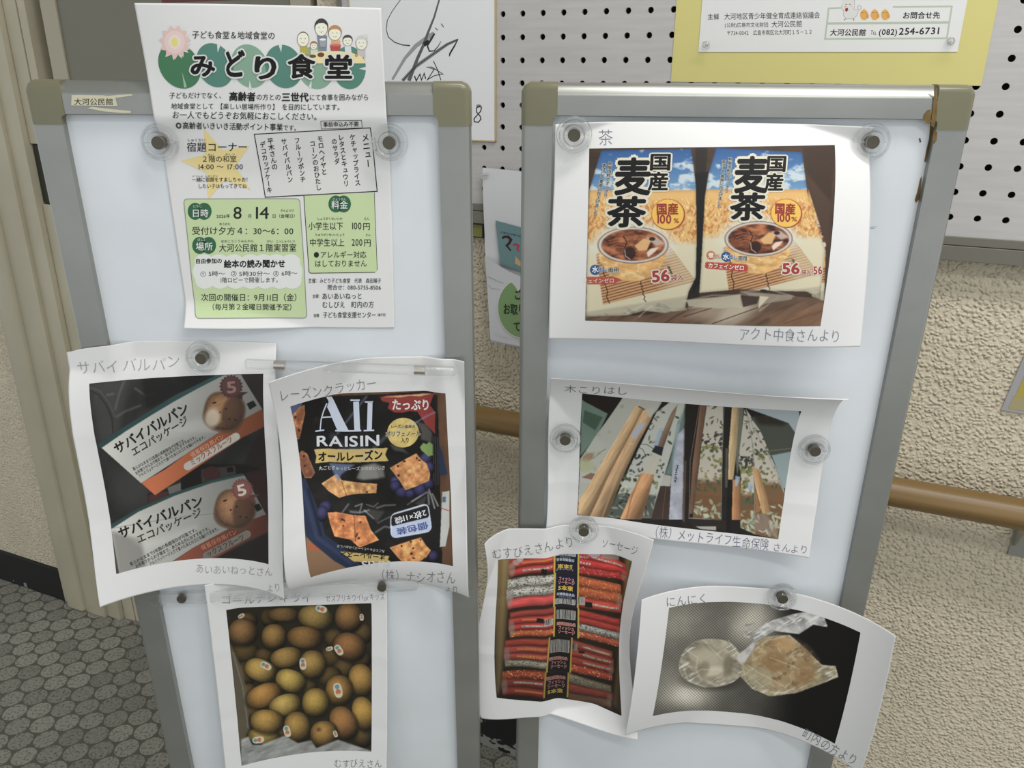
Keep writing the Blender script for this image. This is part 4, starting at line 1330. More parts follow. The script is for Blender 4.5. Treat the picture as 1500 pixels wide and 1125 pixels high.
# raisin crackers
pg = Page('raisin')
tag(pg.paper('photo_printout'), 'curled sheet with a photo of a black raisin cracker bag', 'paper sheet', 'food donation printouts')
R0, R1, R2, R3 = Zoom(350, 500, 2.8135), Zoom(420, 570, 8.0333), Zoom(530, 570, 8.0357), Zoom(420, 700, 6.0)
pic = Picture(422, 570, 670, 846, (98, 68, 46))
pic.A *= (.8 + .4 * pic.noise(9, 5, 3, 1, 3))[..., None]
pic.poly(R3((170, 500), (420, 700), (620, 860), (170, 870)), (140, 106, 76), 1, 1); pic.poly(R3((180, 570), (330, 575), (380, 640), (190, 640)), (176, 92, 56), .9, 1)
pic.poly([R0(*p) for p in ((212, 260), (330, 230), (800, 205), (822, 300), (830, 600), (838, 935), (500, 945), (420, 900), (300, 790), (250, 560))], (22, 20, 19), 1, .7)
m = pic.mask([R0(*p) for p in ((330, 230), (800, 205), (822, 300), (830, 600), (838, 935), (500, 945), (300, 790), (250, 560))], 1)
pic.shade(m, .7 + 1.1 * pic.noise(14, 8, 3) ** 2)
pic.poly(R1((40, 200), (190, 155), (120, 300), (60, 310)), (86, 92, 130))
pic.poly(R3((105, 0), (165, 0), (255, 215), (300, 330), (340, 500), (560, 655), (700, 830), (600, 830), (420, 730), (230, 575), (170, 515), (140, 300)), (36, 46, 72), 1, 1)
pic.line(R3((150, 120), (215, 330), (262, 520), (400, 620), (560, 740)), 5, (58, 70, 104), .6, 5); pic.line(R3((190, 100), (250, 300), (300, 500)), 3, (18, 22, 38), .8, 3)
pic.poly(R2((900, 620), (955, 740), (1015, 990), (890, 1010)), (42, 52, 78), 1, 1)
pic.poly(R2((830, 60), (890, 60), (900, 600), (920, 1130), (830, 1130), (865, 300)), (26, 24, 23), .9, 1)
for x in (838, 862, 890): pic.line(R2((x, 560), (x + 8, 800), (x + 12, 1120)), 1, (110, 112, 124), .6, .7)
pic.poly(R3((1368, 118), (1432, 110), (1432, 420), (1395, 603), (1345, 605), (1356, 400)), (188, 188, 184), 1, .7); pic.line(R3((1362, 270), (1425, 290)), 1.2, (170, 70, 60)); pic.poly(R3((1372, 165), (1400, 165), (1398, 215), (1370, 215)), (70, 110, 140))
pic.poly(R2((215, 95), (300, 70), (560, 60), (850, 48), (828, 120), (802, 190), (868, 268), (862, 525), (745, 425), (650, 270), (560, 262), (480, 280), (380, 275), (305, 225), (325, 160), (240, 140)), (146, 54, 50), 1, .6)
pic.poly(R2((240, 90), (420, 75), (830, 55), (690, 90), (560, 78), (460, 96)), (206, 178, 120), .9, .6)
pic.poly(R2((640, 390), (740, 420), (830, 520), (820, 640), (690, 600), (700, 520)), (104, 100, 92), .7, 2)
pic.poly(R1((820, 1050), (880, 900), (1040, 880), (1090, 1040), (900, 1060)), (138, 136, 132), .85, 3)
pic.poly(R2((0, 900), (150, 860), (250, 900), (275, 1030), (0, 1060)), (132, 130, 126), .8, 3)
pic.poly(R2((320, 640), (480, 690), (560, 770), (480, 740), (380, 720)), (92, 90, 86), .7, 2)
# gold ribbon and roundel
GOLD = (204, 175, 98)
pic.poly([(459.6, 658.8), (568.2, 655.6), (564.4, 665.6), (569.3, 674.6), (461.6, 679), (463.2, 669)], GOLD)
x, y = R2(484, 514); m = pic.ell(x, y, 23, 21.5, (206, 180, 98)); pic.shade(m, .9 + .25 * pic.noise(6, 4, 2))
pic.poly(R3((470, 645), (905, 684), (890, 715), (932, 746), (590, 735)), (196, 168, 92))
# grapes and leaf
for cx, cy, rx, ry in ((760, 830, 10, 9), (800, 930, 8, 9), (400, 1080, 8, 8)): glossy_blob(pic, *R2(cx, cy), rx, ry, 0, (66, 62, 104), 3)
for cx, cy, rx, ry in ((960, 70, 9, 9), (1020, 125, 11, 8), (1090, 140, 9, 7), (1180, 110, 12, 10), (1250, 60, 8, 10), (345, 255, 10, 9), (315, 310, 8, 12), (1290, 690, 7, 9)): glossy_blob(pic, *R3(cx, cy), rx, ry, 0, (58, 54, 96), 4)
pic.poly(R2((680, 690), (720, 640), (760, 655), (790, 625), (835, 650), (838, 780), (780, 800), (700, 730)), (128, 158, 84), 1, 1)


def cracker(pts, col, seed):
    m = pic.mask(pts, .6)
    n = pic.noise(6, seed, 4)
    c = np.asarray(col, float)[None, None] * (.62 + .78 * n)[..., None] + np.array([30, 26, 18.]) * np.clip(n - .6, 0, 1)[..., None] * 4
    pic.A = pic.A * (1 - m[..., None]) + np.clip(c, 0, 255) * m[..., None]
    e = m - pic.blur(m, 2.0) * m
    pic.put(np.clip(e * 1.6, 0, 1) * m, (226, 178, 116), .55)
    P = np.array(pts); lo, hi = P.min(0), P.max(0); r = random.Random(seed)
    for _ in range(9):
        q = (r.uniform(lo[0], hi[0]), r.uniform(lo[1], hi[1]))
        k = pic.ellmask(*q, r.uniform(1.2, 2.6), r.uniform(.9, 1.8), r.uniform(0, 3), .8) * pic.blur(m, 1.5)
        pic.put(np.clip(k, 0, 1), (56, 30, 20), .9)


cracker(R2((330, 920), (480, 840), (640, 758), (700, 835), (760, 882), (806, 1000), (790, 1085), (650, 1140), (514, 1185), (440, 1060)), (212, 142, 82), 31)
cracker(R3((305, 50), (440, -30), (480, 25), (540, 30), (640, 40), (795, 45), (788, 130), (640, 142), (520, 162), (460, 178), (370, 120)), (200, 142, 82), 32)
cracker(R3((360, 300), (440, 298), (590, 330), (690, 338), (740, 460), (812, 545), (640, 612), (560, 540), (420, 512), (382, 400)), (206, 124, 66), 33)
cracker(R3((905, 610), (1080, 550), (1180, 520), (1225, 590), (1268, 632), (1230, 692), (1140, 750), (1040, 762), (980, 700)), (214, 142, 76), 34)
cracker(R1((60, 310), (150, 205), (212, 172), (216, 285), (150, 585), (100, 585), (88, 420)), (152, 92, 56), 35)
cracker(R1((122, 780), (180, 720), (240, 760), (334, 985), (290, 1045), (215, 1045), (150, 900)), (138, 84, 56), 36)
pic.line(R3((480, 40), (520, 160)), .8, (60, 34, 22), .8); pic.line(R3((590, 335), (605, 555)), .9, (70, 34, 20), .8)
# foil glints
r = random.Random(9)
for q in ([(490, 300), (540, 235)], [(600, 255), (660, 235), (640, 300)], [(700, 240), (760, 262), (800, 225)], [(790, 270), (860, 245), (950, 240)], [(560, 300), (640, 310), (720, 290)], [(1060, 240), (1180, 160)], [(1100, 210), (1240, 130), (1250, 240)], [(780, 480), (860, 430), (910, 440)], [(800, 400), (900, 350)], [(1250, 110), (1300, 270)], [(1280, 150), (1330, 250)], [(680, 290), (760, 360)]):
    pic.line(R3(*q), r.uniform(1.4, 3.2), (196, 196, 198), r.uniform(.35, .7), 2.2)
for q in ([(700, 280), (860, 300), (790, 400)], [(1120, 230), (1230, 160), (1200, 270)], [(520, 280), (640, 290), (600, 320)]): pic.poly(R3(*q), (92, 90, 88), .5, 2)
# packet window
m = pic.poly(rrect(R3, [(905, 325), (1245, 225), (1282, 470), (915, 535)], 60), (196, 203, 220)); pic.poly(rrect(R3, [(920, 335), (1235, 245), (1255, 350), (918, 432)], 30), (22, 21, 22)); pic.poly(rrect(R3, [(922, 428), (1255, 348), (1268, 460), (925, 520)], 30), (176, 189, 216))
# film glare
for q, w_, a in (([(620, 405), (280, 560), (0, 830)], 5, .30), ([(860, 270), (620, 410)], 2, .6)): pic.line(R2(*q), w_, (150, 170, 205), a, 3)
pic.line(R1((940, 85), (800, 260), (690, 400), (600, 520)), 3, (130, 150, 185), .5, 3)
pic.poly(R1((490, 880), (810, 880), (640, 1010), (600, 1110)), (112, 132, 176), .75, 2)
pic.line(R1((540, 560), (700, 700), (900, 690)), 9, (150, 160, 176), .25, 7)
pg.photo('photo_print', pic, [(425.4, 595.3), (652.8, 575.4), (663.5, 831.3), (456, 840.5)])
IV = (198, 205, 222)
pg.poly(R1((462, 92), (524, 92), (735, 482), (600, 482), (470, 215), (490, 150)), IV, 4)
pg.line(R1((468, 170), (430, 260), (402, 350), (388, 490)), [2.0, 1.8, 1.6, 1.6], IV, 4); pg.line(R1((412, 334), (575, 328)), 1.9, IV, 4); pg.line(R1((333, 492), (436, 484)), 1.9, IV, 4); pg.line(R1((572, 484), (880, 484)), 2.1, IV, 4)
pg.poly(R1((785, 150), (852, 142), (868, 482), (800, 482)), IV, 4); pg.line(R1((750, 130), (862, 128)), 2.0, IV, 4)
pg.poly(R2((72, 145), (128, 142), (118, 488), (62, 488)), IV, 4); pg.line(R2((38, 150), (134, 148)), 2.0, IV, 4); pg.line(R2((25, 486), (146, 486)), 2.0, IV, 4)
pg.text('RAISIN', (462, 653.6), (557.5, 652), 21.5, (206, 209, 213), .022, 4)
pg.text('オールレーズン', R0(324, 494), R0(594, 482), 15.5, (22, 20, 18), .035, 4)
pg.text('丸ごとぎゅっとレーズンのおいしさ', R0(328, 532), R0(604, 525), 6.2, (196, 196, 192), .012, 4)
pg.text('レーズン由来の', R2(335, 462), R2(628, 464), 5.4, (46, 38, 26), .012, 4); pg.text('ポリフェノール', R2(278, 560), R2(694, 552), 8.6, (26, 22, 18), .02, 5, halo=((216, 204, 160), .05)); pg.text('入り', R2(455, 628), R2(560, 626), 8, (30, 26, 20), .012, 4)
pg.text('たっぷり', R2(350, 238), R2(808, 244), 17.5, (224, 216, 212), .03, 4)
pg.flush('printed_lettering')
pg.text('2枚×11袋', R3(1222, 282), R3(945, 352), 10.5, (206, 208, 214), .02, 4); pg.text('個包装', R3(1240, 382), R3(962, 445), 11, (74, 86, 142), .02, 4)
pg.flush('upside_down_lettering')
pg.text('丸ごとぎゅっとレーズンのおいしさ', R3(862, 648), R3(440, 596), 4.6, (188, 186, 180), .01, 4); pg.text('オールレーズン', R3(870, 692), R3(470, 662), 8.4, (26, 22, 16), .03, 4); pg.text('RAIS', R3(908, 742), R3(650, 742), 11, (206, 208, 210), .02, 4)
hand(pg, 'レーズンクラッカー', (409, 588), (554, 568), 19, (118, 118, 120))
hand(pg, '（株）ナシオさん', (549, 848), (668, 852), 17, (118, 118, 120)); hand(pg, 'より', (651, 868), (672, 868), 15, (118, 118, 120))
pg.flush('upside_down_lettering')

# golden kiwis
pg = Page('kiwi')
tag(pg.paper('photo_printout'), 'long sheet with a photo of many golden kiwis, lowest on the left board', 'paper sheet', 'food donation printouts')
K_ = Zoom(280, 850, 4.0912)
pic = Picture(328, 880, 548, 1125, (38, 34, 20))
for i, (x, y, rx, ry) in enumerate(((340, 240, 62, 45), (470, 225, 55, 55), (330, 430, 85, 60), (440, 455, 62, 50), (330, 560, 60, 75), (850, 460, 75, 75), (920, 530, 70, 62), (830, 580, 78, 62), (1030, 320, 55, 65), (860, 345, 66, 55), (370, 790, 45, 55), (560, 910, 50, 52), (1030, 940, 60, 65), (345, 660, 55, 42), (700, 640, 60, 50), (1020, 470, 60, 60))):
    glossy_blob(pic, *K_(x, y), rx / 4.09, ry / 4.09, 0, (82, 64, 30), 40 + i, .08, .6)
pic.poly(K_((235, 370), (300, 520), (335, 660), (352, 890), (300, 1010), (240, 800)), (92, 84, 66), .9, 2); pic.line(K_((250, 430), (310, 640), (340, 880)), 1.5, (140, 134, 118), .6, 1.5)
for i, (x, y, rx, ry, a, c) in enumerate(((555, 205, 98, 40, 0, (112, 84, 42)), (748, 222, 108, 68, 8, (142, 116, 54)), (945, 222, 82, 88, 0, (134, 96, 48)), (312, 312, 88, 80, 10, (130, 94, 50)), (498, 337, 75, 76, 0, (146, 110, 50)),
                                          (683, 340, 108, 64, 3, (130, 94, 44)), (950, 400, 100, 82, 25, (134, 92, 46)), (570, 460, 96, 60, -12, (154, 120, 56)), (728, 505, 77, 89, 0, (154, 122, 54)), (418, 540, 99, 66, 20, (172, 138, 60)),
                                          (598, 602, 94, 67, 20, (178, 148, 62)), (1020, 598, 74, 98, -10, (160, 122, 50)), (436, 690, 110, 67, -22, (166, 120, 50)), (888, 660, 82, 90, 0, (152, 112, 46)), (562, 748, 97, 63, -18, (174, 144, 64)),
                                          (746, 735, 80, 88, 0, (166, 134, 52)), (1035, 800, 66, 106, -15, (168, 130, 50)), (437, 935, 95, 48, 8, (150, 126, 56)), (455, 845, 100, 70, 5, (164, 128, 54)), (915, 855, 76, 106, -28, (150, 104, 50)), (635, 880, 77, 92, -5, (152, 118, 50)), (797, 920, 82, 78, 0, (154, 116, 50)))):
    cx, cy = K_(x, y)
    pic.ell(cx, cy + 1.5, rx / 4.09 + 2.5, ry / 4.09 + 2.5, (24, 20, 10), math.radians(a), .55, 4)
    glossy_blob(pic, cx, cy, rx / 4.09, ry / 4.09, math.radians(a), c, 60 + i, .09, .55)
pic.ell(*K_(765, 893), 4.5, 4, (120, 84, 50), 0, .7, 2); pic.ell(*K_(765, 893), 2, 1.6, (84, 56, 34), 0, .8, 1)
m = pic.poly(K_((300, 955), (345, 935), (365, 985), (420, 985), (560, 930), (640, 975), (720, 958), (750, 1005), (880, 955), (1085, 1025), (1090, 1130), (295, 1130)), (146, 147, 144), .92, 1.5)
pic.shade(m, .72 + .6 * pic.noise(7, 77, 4, 2.2, .7, -.4))
for x, y, a in ((780, 172, .25), (300, 215, -.5), (885, 418, 1.0), (670, 500, 1.5), (448, 513, .5), (880, 660, 1.35), (575, 905, 1.3), (402, 957, -.15), (1022, 222, 1.5), (865, 920, 1.2), (830, 408, -.3)):
    cx, cy = K_(x, y)
    big = 1.25 if (x, y) == (880, 660) else (.6 if x in (300, 1022, 865, 830) else 1)
    pic.ell(cx, cy, 8.6 * big, 5 * big, (196, 192, 176), a, 1, .8, 2.6)
    ca, sa = math.cos(a), math.sin(a)
    pic.ell(cx + 2 * ca * big, cy + 2 * sa * big, 3.8 * big, 3 * big, (188, 106, 66), a); pic.ell(cx - 4.4 * ca * big, cy - 4.4 * sa * big, 2.6 * big, 2.8 * big, (104, 138, 136), a); pic.ell(cx + 5 * ca * big, cy + 5 * sa * big, 1.2 * big, 2.8 * big, (206, 188, 120), a)
pg.photo('photo_print', pic, [(331.3, 893.5), (544, 883.7), (544, 1101.3), (353.8, 1121.8)])
hand(pg, 'ゴールデンキウイ', (323, 884), (458, 881), 16, (112, 112, 116))
hand(pg, 'ゼスプリキウイforキッズ', (477, 881), (564, 878), 11.5, (98, 98, 108)); hand(pg, 'むすびえさん', (489, 1124), (560, 1124), 14, (98, 98, 108))
pg.flush('printed_lettering')
# ---------------------------------------------------------------- printed photographs on the right board
# barley tea bags
pg = Page('tea')
tag(pg.paper('photo_printout'), 'wide sheet with a photo of two bags of barley tea, topmost on the right board', 'paper sheet', 'food donation printouts')
T0, T1, T2, T3, T4 = Zoom(780, 150, 2.8846), Zoom(860, 210, 8.3333), Zoom(860, 335, 8.0333), Zoom(1020, 210, 7.317), Zoom(1020, 335, 7.317)
pic = Picture(855, 210, 1225, 482, (66, 49, 38))
pic.A *= (.8 + .4 * pic.noise(12, 3, 3, 3, 1, .1))[..., None]
pic.poly(T0((690, 190), (740, 190), (715, 560), (705, 820), (650, 860), (690, 560)), (40, 34, 30), 1, 2)
pic.poly(T0((682, 300), (745, 292), (720, 560), (710, 760), (680, 800)), (24, 24, 24), .9, 2)
pic.poly(T0((1140, 190), (1280, 180), (1245, 600), (1190, 500)), (58, 42, 33), .9, 1); pic.poly(T0((1150, 290), (1262, 420), (1250, 600), (1230, 600)), (84, 62, 48), .6, 3)
pic.poly(T0((640, 870), (900, 800), (1230, 830), (1222, 960), (220, 960), (220, 900), (460, 900)), (108, 82, 64), 1, 1)
m = pic.mask(T0((640, 870), (900, 800), (1230, 830), (1222, 960), (220, 960), (220, 900)), 1)
pic.shade(m, .7 + .6 * pic.noise(10, 6, 4, 3.5, .6, -.45))
pic.ell(*T0(850, 890), 38, 16, (206, 194, 172), -.45, .75, 18); pic.ell(*T0(730, 880), 26, 10, (196, 178, 152), -.4, .5, 10)
for q in ([(560, 930), (700, 850), (830, 800)], [(760, 935), (1000, 850), (1200, 790)], [(1060, 935), (1230, 880)], [(640, 905), (760, 868)]): pic.line(T0(*q), 1.3, (64, 42, 30), .8, .8)
pic.poly(T0((1000, 900), (1225, 850), (1222, 950), (1010, 950)), (150, 106, 70), .4, 4)


def tea_bag(outline, zz, horizon, seed, ox, oy, sc):
    """a bag front: sky, wheat field and a glass bowl of tea on a bamboo mat"""
    m0 = pic.mask(outline, .7)
    keep = pic.A.copy()
    hy = zz(0, horizon)[1]
    t = np.clip((hy - pic.Y) / 55, 0, 1)[..., None]
    pic.A[:] = np.array([96, 140, 178.]) * (1 - t) + np.array([44, 88, 142.]) * t
    cl = pic.noise(9, seed, 4, 1.8, 1)
    cm = np.clip((cl - .50 - .20 * np.clip((hy - 22 - pic.Y) / 20, 0, 1) + .12 * np.clip((pic.X - (ox + 44 * sc)) / 30, 0, 1)) * 6, 0, 1)
    pic.put(cm, (190, 198, 200), .9)
    f = (pic.Y > hy).astype(float)
    pic.put(pic.blur(f, .8), (196, 146, 84))
    fm = np.clip((pic.Y - hy) / 6, 0, 1)
    pic.put(fm, (214, 168, 94))
    n = pic.noise(3.2, seed + 1, 4, .7, 1.6, .5)
    pic.put(np.clip((pic.Y - hy - 12) / 14, 0, 1) * np.clip((n - .45) * 5, 0, 1), (176, 104, 48), .75)
    pic.put(np.clip((pic.Y - hy - 8) / 10, 0, 1) * np.clip((pic.noise(2.6, seed + 2, 3, .7, 1.8, -.5) - .56) * 6, 0, 1), (236, 206, 140), .8)
    ym = oy + 62 * sc
    pic.put(np.clip((pic.Y - ym) / 10, 0, 1), (206, 196, 164))
    bx, by = ox, oy + 70 * sc                                        # bowl rim centre
    mat = [(bx - 54 * sc, by + 15 * sc), (bx - 30 * sc, by - 8), (bx + 50 * sc, by - 2), (bx + 92 * sc, by + 54 * sc), (bx - 44 * sc, by + 88 * sc)]
    mm = pic.mask(mat, 1)
    pic.put(mm, (186, 132, 84))
    a = -.26
    st = np.sin(((pic.X - bx) * -math.sin(a) + (pic.Y - by) * math.cos(a)) * 2 * math.pi / (4.1 * sc))
    pic.put(mm * np.clip(st * 1.2 - .1, 0, 1), (92, 58, 36), .75); pic.put(mm * np.clip(-st * 1.2 - .2, 0, 1), (216, 172, 118), .5)
    pic.put(mm * np.clip((pic.X - bx - 30 * sc) / 30, 0, 1), (206, 190, 156), .6)
    for x0, y0, x1, y1 in ((-48, 4, -36, 86), (10, 50, 18, 84), (52, 32, 58, 46)):
        k = 9
        pic.line([(bx + (x0 + (x1 - x0) * i / k + (1.3 if i % 2 else -1.3)) * sc, by + (y0 + (y1 - y0) * i / k) * sc) for i in range(k + 1)], 1.2, (38, 26, 22), .9)
    # bowl
    pic.ell(bx, by, 60 * sc, 33 * sc, (206, 206, 196), 0, .8, 10)
    body = [(bx - 51 * sc, by + 2), (bx - 49 * sc, by + 24 * sc), (bx - 36 * sc, by + 44 * sc), (bx - 12 * sc, by + 54 * sc), (bx + 10 * sc, by + 54 * sc), (bx + 32 * sc, by + 44 * sc), (bx + 47 * sc, by + 24 * sc), (bx + 51 * sc, by + 2)]
    bm_ = pic.poly(body, (206, 156, 88), 1, 1)
    pic.shade(bm_, .82 + .42 * pic.noise(7, seed + 3, 3, 1.8, .7))
    pic.put(bm_ * np.clip((pic.noise(5, seed + 8, 3, 1.6, .8) - .55) * 5, 0, 1), (236, 206, 150), .7)
    pic.ell(bx, by + 1, 52 * sc, 27 * sc, (112, 92, 78), 0, 1, 1); pic.ell(bx, by + 1, 50.5 * sc, 25.8 * sc, (196, 188, 178), 0, 1, 1)
    tm = pic.ell(bx, by + 1, 46 * sc, 23 * sc, (118, 64, 40), 0, 1, 1.5)
    n = pic.noise(8, seed + 4, 4, 1.7, .7)
    pic.put(tm * np.clip((n - .5) * 5, 0, 1), (196, 122, 74), .8); pic.put(tm * np.clip((.42 - n) * 6, 0, 1), (54, 30, 24), .9)
    for i in range(4): pic.line([(bx + (-36 + 2 * i) * sc, by + (-5 + 4 * i) * sc), (bx + (-22) * sc, by + (-9 + 4.2 * i) * sc), (bx + (-8) * sc, by + (-6 + 4 * i) * sc)], .8, (186, 104, 66), .8)
    pic.poly([(bx + x * sc, by + y * sc) for x, y in ((2, 2), (16, -9), (27, -6), (20, 9), (8, 9))], (216, 168, 104), .95, 1)
    pic.poly([(bx + x * sc, by + y * sc) for x, y in ((18, -10), (34, -11), (46, -1), (34, 2))], (184, 166, 156), .9, 1); pic.ell(bx + 28 * sc, by - 8 * sc, 4.6 * sc, 2.8 * sc, (40, 24, 20), 0, .9, 1)
    pic.poly([(bx + x * sc, by + y * sc) for x, y in ((20, 12), (26, 6), (38, 4), (32, 11), (22, 19))], (226, 204, 184), .95, .8)
    pic.ell(bx - 5 * sc, by + 13 * sc, 9 * sc, 9 * sc, (44, 26, 24), 0, .85, 2); pic.line([(bx - 12 * sc, by + 8 * sc), (bx - 11 * sc, by + 17 * sc), (bx - 4 * sc, by + 22 * sc)], 1, (206, 190, 170), .9)
    pic.line([(bx - 14 * sc, by - 12 * sc), (bx - 9 * sc, by - 3 * sc), (bx - 12 * sc, by + 5 * sc)], 1.4, (40, 24, 20), .9)
    # plain lower edge of the bag with film folds
    yb = by + 86 * sc
    pic.put(np.clip((pic.Y - yb - (pic.X - bx) * -.16) / 4, 0, 1), (176, 168, 142), .95)
    pic.put(np.clip((pic.Y - yb - 4 - (pic.X - bx) * -.16) / 4, 0, 1) * np.clip((pic.noise(6, seed + 6, 3, 2, .8, .3) - .5) * 4, 0, 1), (120, 112, 96), .6)
    P = np.array(outline)
    e = np.clip(1 - pic.blur(m0, 5), 0, 1)
    pic.A *= (1 - .35 * e)[..., None]
    pic.A = keep * (1 - m0[..., None]) + pic.A * m0[..., None]


tea_bag(T0((1165, 360), (1240, 600), (1232, 840), (1180, 820)), T0, 372, 90, *T0(1160, 395), .9)
tea_bag(T0((290, 203), (672, 196), (690, 345), (694, 570), (690, 740), (660, 800), (645, 872), (560, 890), (470, 880), (400, 900), (225, 905), (232, 600), (240, 370)), T0, 370, 50, *T0(425, 398), 1.0)
tea_bag(T0((776, 192), (1138, 210), (1162, 380), (1236, 620), (1215, 830), (1160, 800), (1000, 795), (870, 790), (705, 805), (712, 700), (728, 400), (745, 300)), T0, 368, 70, *T0(955, 380), .96)
for q in ([(450, 905), (500, 860), (600, 880), (650, 875)], [(640, 840), (760, 815), (880, 815)], [(660, 870), (800, 850), (880, 865)], [(880, 800), (1000, 790), (1105, 820)], [(960, 880), (1040, 820)], [(400, 890), (470, 855)]):
    pic.line(T0(*q), 2.0, (210, 206, 194), .45, 2.0)
pic.poly(T0((650, 835), (880, 812), (880, 860), (800, 872), (660, 862)), (182, 174, 150), .9, 1); pic.poly(T0((880, 800), (1100, 815), (1095, 832), (985, 850), (955, 870), (940, 825)), (150, 140, 122), .85, 1)
pic.poly(T0((955, 870), (960, 818), (1000, 822)), (206, 196, 166), .9); pic.poly(T0((880, 815), (960, 820), (950, 850), (890, 865)), (44, 36, 32), .8, 1); pic.ell(*T0(978, 797), 6, 2.4, (40, 36, 34), .1, .9)
# coloured labels
for zz, cx, cy, r in ((T1, 985, 865, 24.5), (T3, 962, 748, 23)):
    x, y = zz(cx, cy)
    pic.ell(x + .8, y + .6, r, r * .93, (150, 62, 40)); pic.ell(x, y, r - .5, r * .93 - .4, (160, 70, 48)); pic.ell(x, y, r - 1.2, r * .93 - 1.1, (226, 178, 62))
pic.poly(T2((0, 565), (330, 572), (395, 590), (330, 652), (0, 655)), (176, 70, 54), .92)
pic.poly(rrect(T4, [(95, 355), (550, 382), (552, 462), (92, 425)], 24), (180, 66, 58))
for zz, cx, cy, r, c in ((T2, 95, 485, 7.6, (40, 84, 138)), (T4, 155, 285, 6.6, (196, 110, 66)), (T4, 318, 298, 7.2, (40, 84, 138))): pic.ell(*zz(cx, cy), r, r, c)
pg.photo('photo_print', pic, [(863.2, 217.6), (1222.6, 212.4), (1201.8, 477.6), (857.3, 469.6)])
HALO = ((206, 200, 180), .07)
BR_ = (14, 13, 14)
for zz, lst in ((T1, (('国', 770, 130, 1020, 335), ('産', 745, 345, 990, 580), ('麦', 340, 170, 785, 640), ('茶', 240, 640, 725, 1030))), (T3, (('国', 755, 135, 960, 310), ('産', 732, 318, 935, 515), ('麦', 412, 135, 775, 540), ('茶', 355, 525, 745, 830)))):
    for c, x0, y0, x1, y1 in lst:
        a, b = zz(x0, y0); d, e = zz(x1, y1)
        pg.char(c, a, b, d, e, BR_, .034, 6, HALO, -.06)
for zz, v in ((T1, (((288, 225), (225, 655)), ((215, 245), (100, 880)))), (T3, (((366, 150), (325, 530)), ((300, 178), (245, 690))))):
    for t, (a, b) in zip(('熱風焙煎ですっきり', '香ばしい麦茶に仕上げました'), v): pg.vtext(t, zz(*a), zz(*b), 6.6, (30, 28, 28), .02, 6, halo=((196, 200, 196), .06))
RD = (148, 46, 44)
pg.text('国産', T1(842, 858), T1(1118, 852), 17.5, RD, .03, 5); pg.text('100', T1(835, 975), T1(1035, 975), 18, RD, .02, 5); pg.text('%', T1(1055, 970), T1(1128, 970), 9.5, RD, .012, 5)
pg.text('国産', T3(838, 742), T3(1065, 750), 16.5, RD, .03, 5); pg.text('100', T3(850, 838), T3(1012, 838), 16.5, RD, .02, 5); pg.text('%', T3(1015, 832), T3(1085, 835), 8.6, RD, .012, 5)
HR = ((214, 202, 184), .08)
pg.text('56', T2(765, 628), T2(985, 608), 23, (160, 54, 54), .035, 6, halo=HR); pg.text('袋入', T2(985, 606), T2(1140, 600), 10, (160, 60, 58), .02, 6, halo=HR)
pg.text('56', T4(915, 482), T4(1115, 480), 22, (160, 54, 54), .035, 6, halo=HR); pg.text('袋入', T4(1125, 490), T4(1230, 492), 8.6, (160, 60, 58), .02, 6, halo=HR); pg.text('56', T4(1252, 488), T4(1355, 482), 16, (160, 60, 58), .03, 6, halo=HR)
pg.text('水', T2(58, 510), T2(132, 510), 10, (232, 232, 228), .03, 6); pg.text('出し', T2(132, 500), T2(240, 500), 7.5, (56, 96, 148), .03, 6, halo=((206, 206, 200), .06)); pg.text('両用', T2(248, 512), T2(380, 506), 8.2, (30, 28, 28), .02, 6, halo=((206, 200, 184), .08))
pg.text('煮', T4(125, 308), T4(188, 308), 8.4, (228, 214, 200), .03, 6); pg.text('出し', T4(190, 310), T4(268, 312), 6.6, (196, 110, 70), .03, 6, halo=((206, 200, 184), .06)); pg.text('水', T4(282, 326), T4(350, 326), 9.4, (232, 232, 228), .03, 6)
pg.text('出し', T4(352, 318), T4(438, 322), 7, (56, 96, 148), .03, 6, halo=((206, 206, 200), .06)); pg.text('両用', T4(446, 334), T4(545, 338), 7.4, (30, 28, 28), .02, 6, halo=((206, 200, 184), .08))
pg.text('フェインゼロ', T2(-58, 636), T2(322, 630), 7.4, (222, 206, 190), .01, 6); pg.text('カフェインゼロ', T4(122, 412), T4(512, 442), 8, (232, 222, 210), .02, 6)
hand(pg, '茶', (876, 212), (899, 212), 25, (112, 112, 122)); hand(pg, 'アクト中食さんより', (1081, 496), (1232, 500), 21, (112, 114, 132))
pg.flush('printed_lettering')

# chopsticks
pg = Page('chopsticks')
tag(pg.paper('photo_printout'), 'wide sheet with a photo of packed wooden chopsticks, second down the right board', 'paper sheet', 'food donation printouts')
H5, H6 = Zoom(840, 570, 5.9211), Zoom(990, 580, 5.2326)
pic = Picture(842, 574, 1178, 794, (30, 25, 22))
pic.poly(H5((70, 85), (300, 205), (210, 400), (60, 580)), (104, 126, 112), 1, 1); pic.poly(H5((95, 180), (255, 240), (190, 360), (80, 290)), (62, 84, 66), .9, 1); pic.poly(H5((78, 50), (200, 25), (440, 50), (300, 210), (90, 100)), (30, 22, 18), 1, 1)


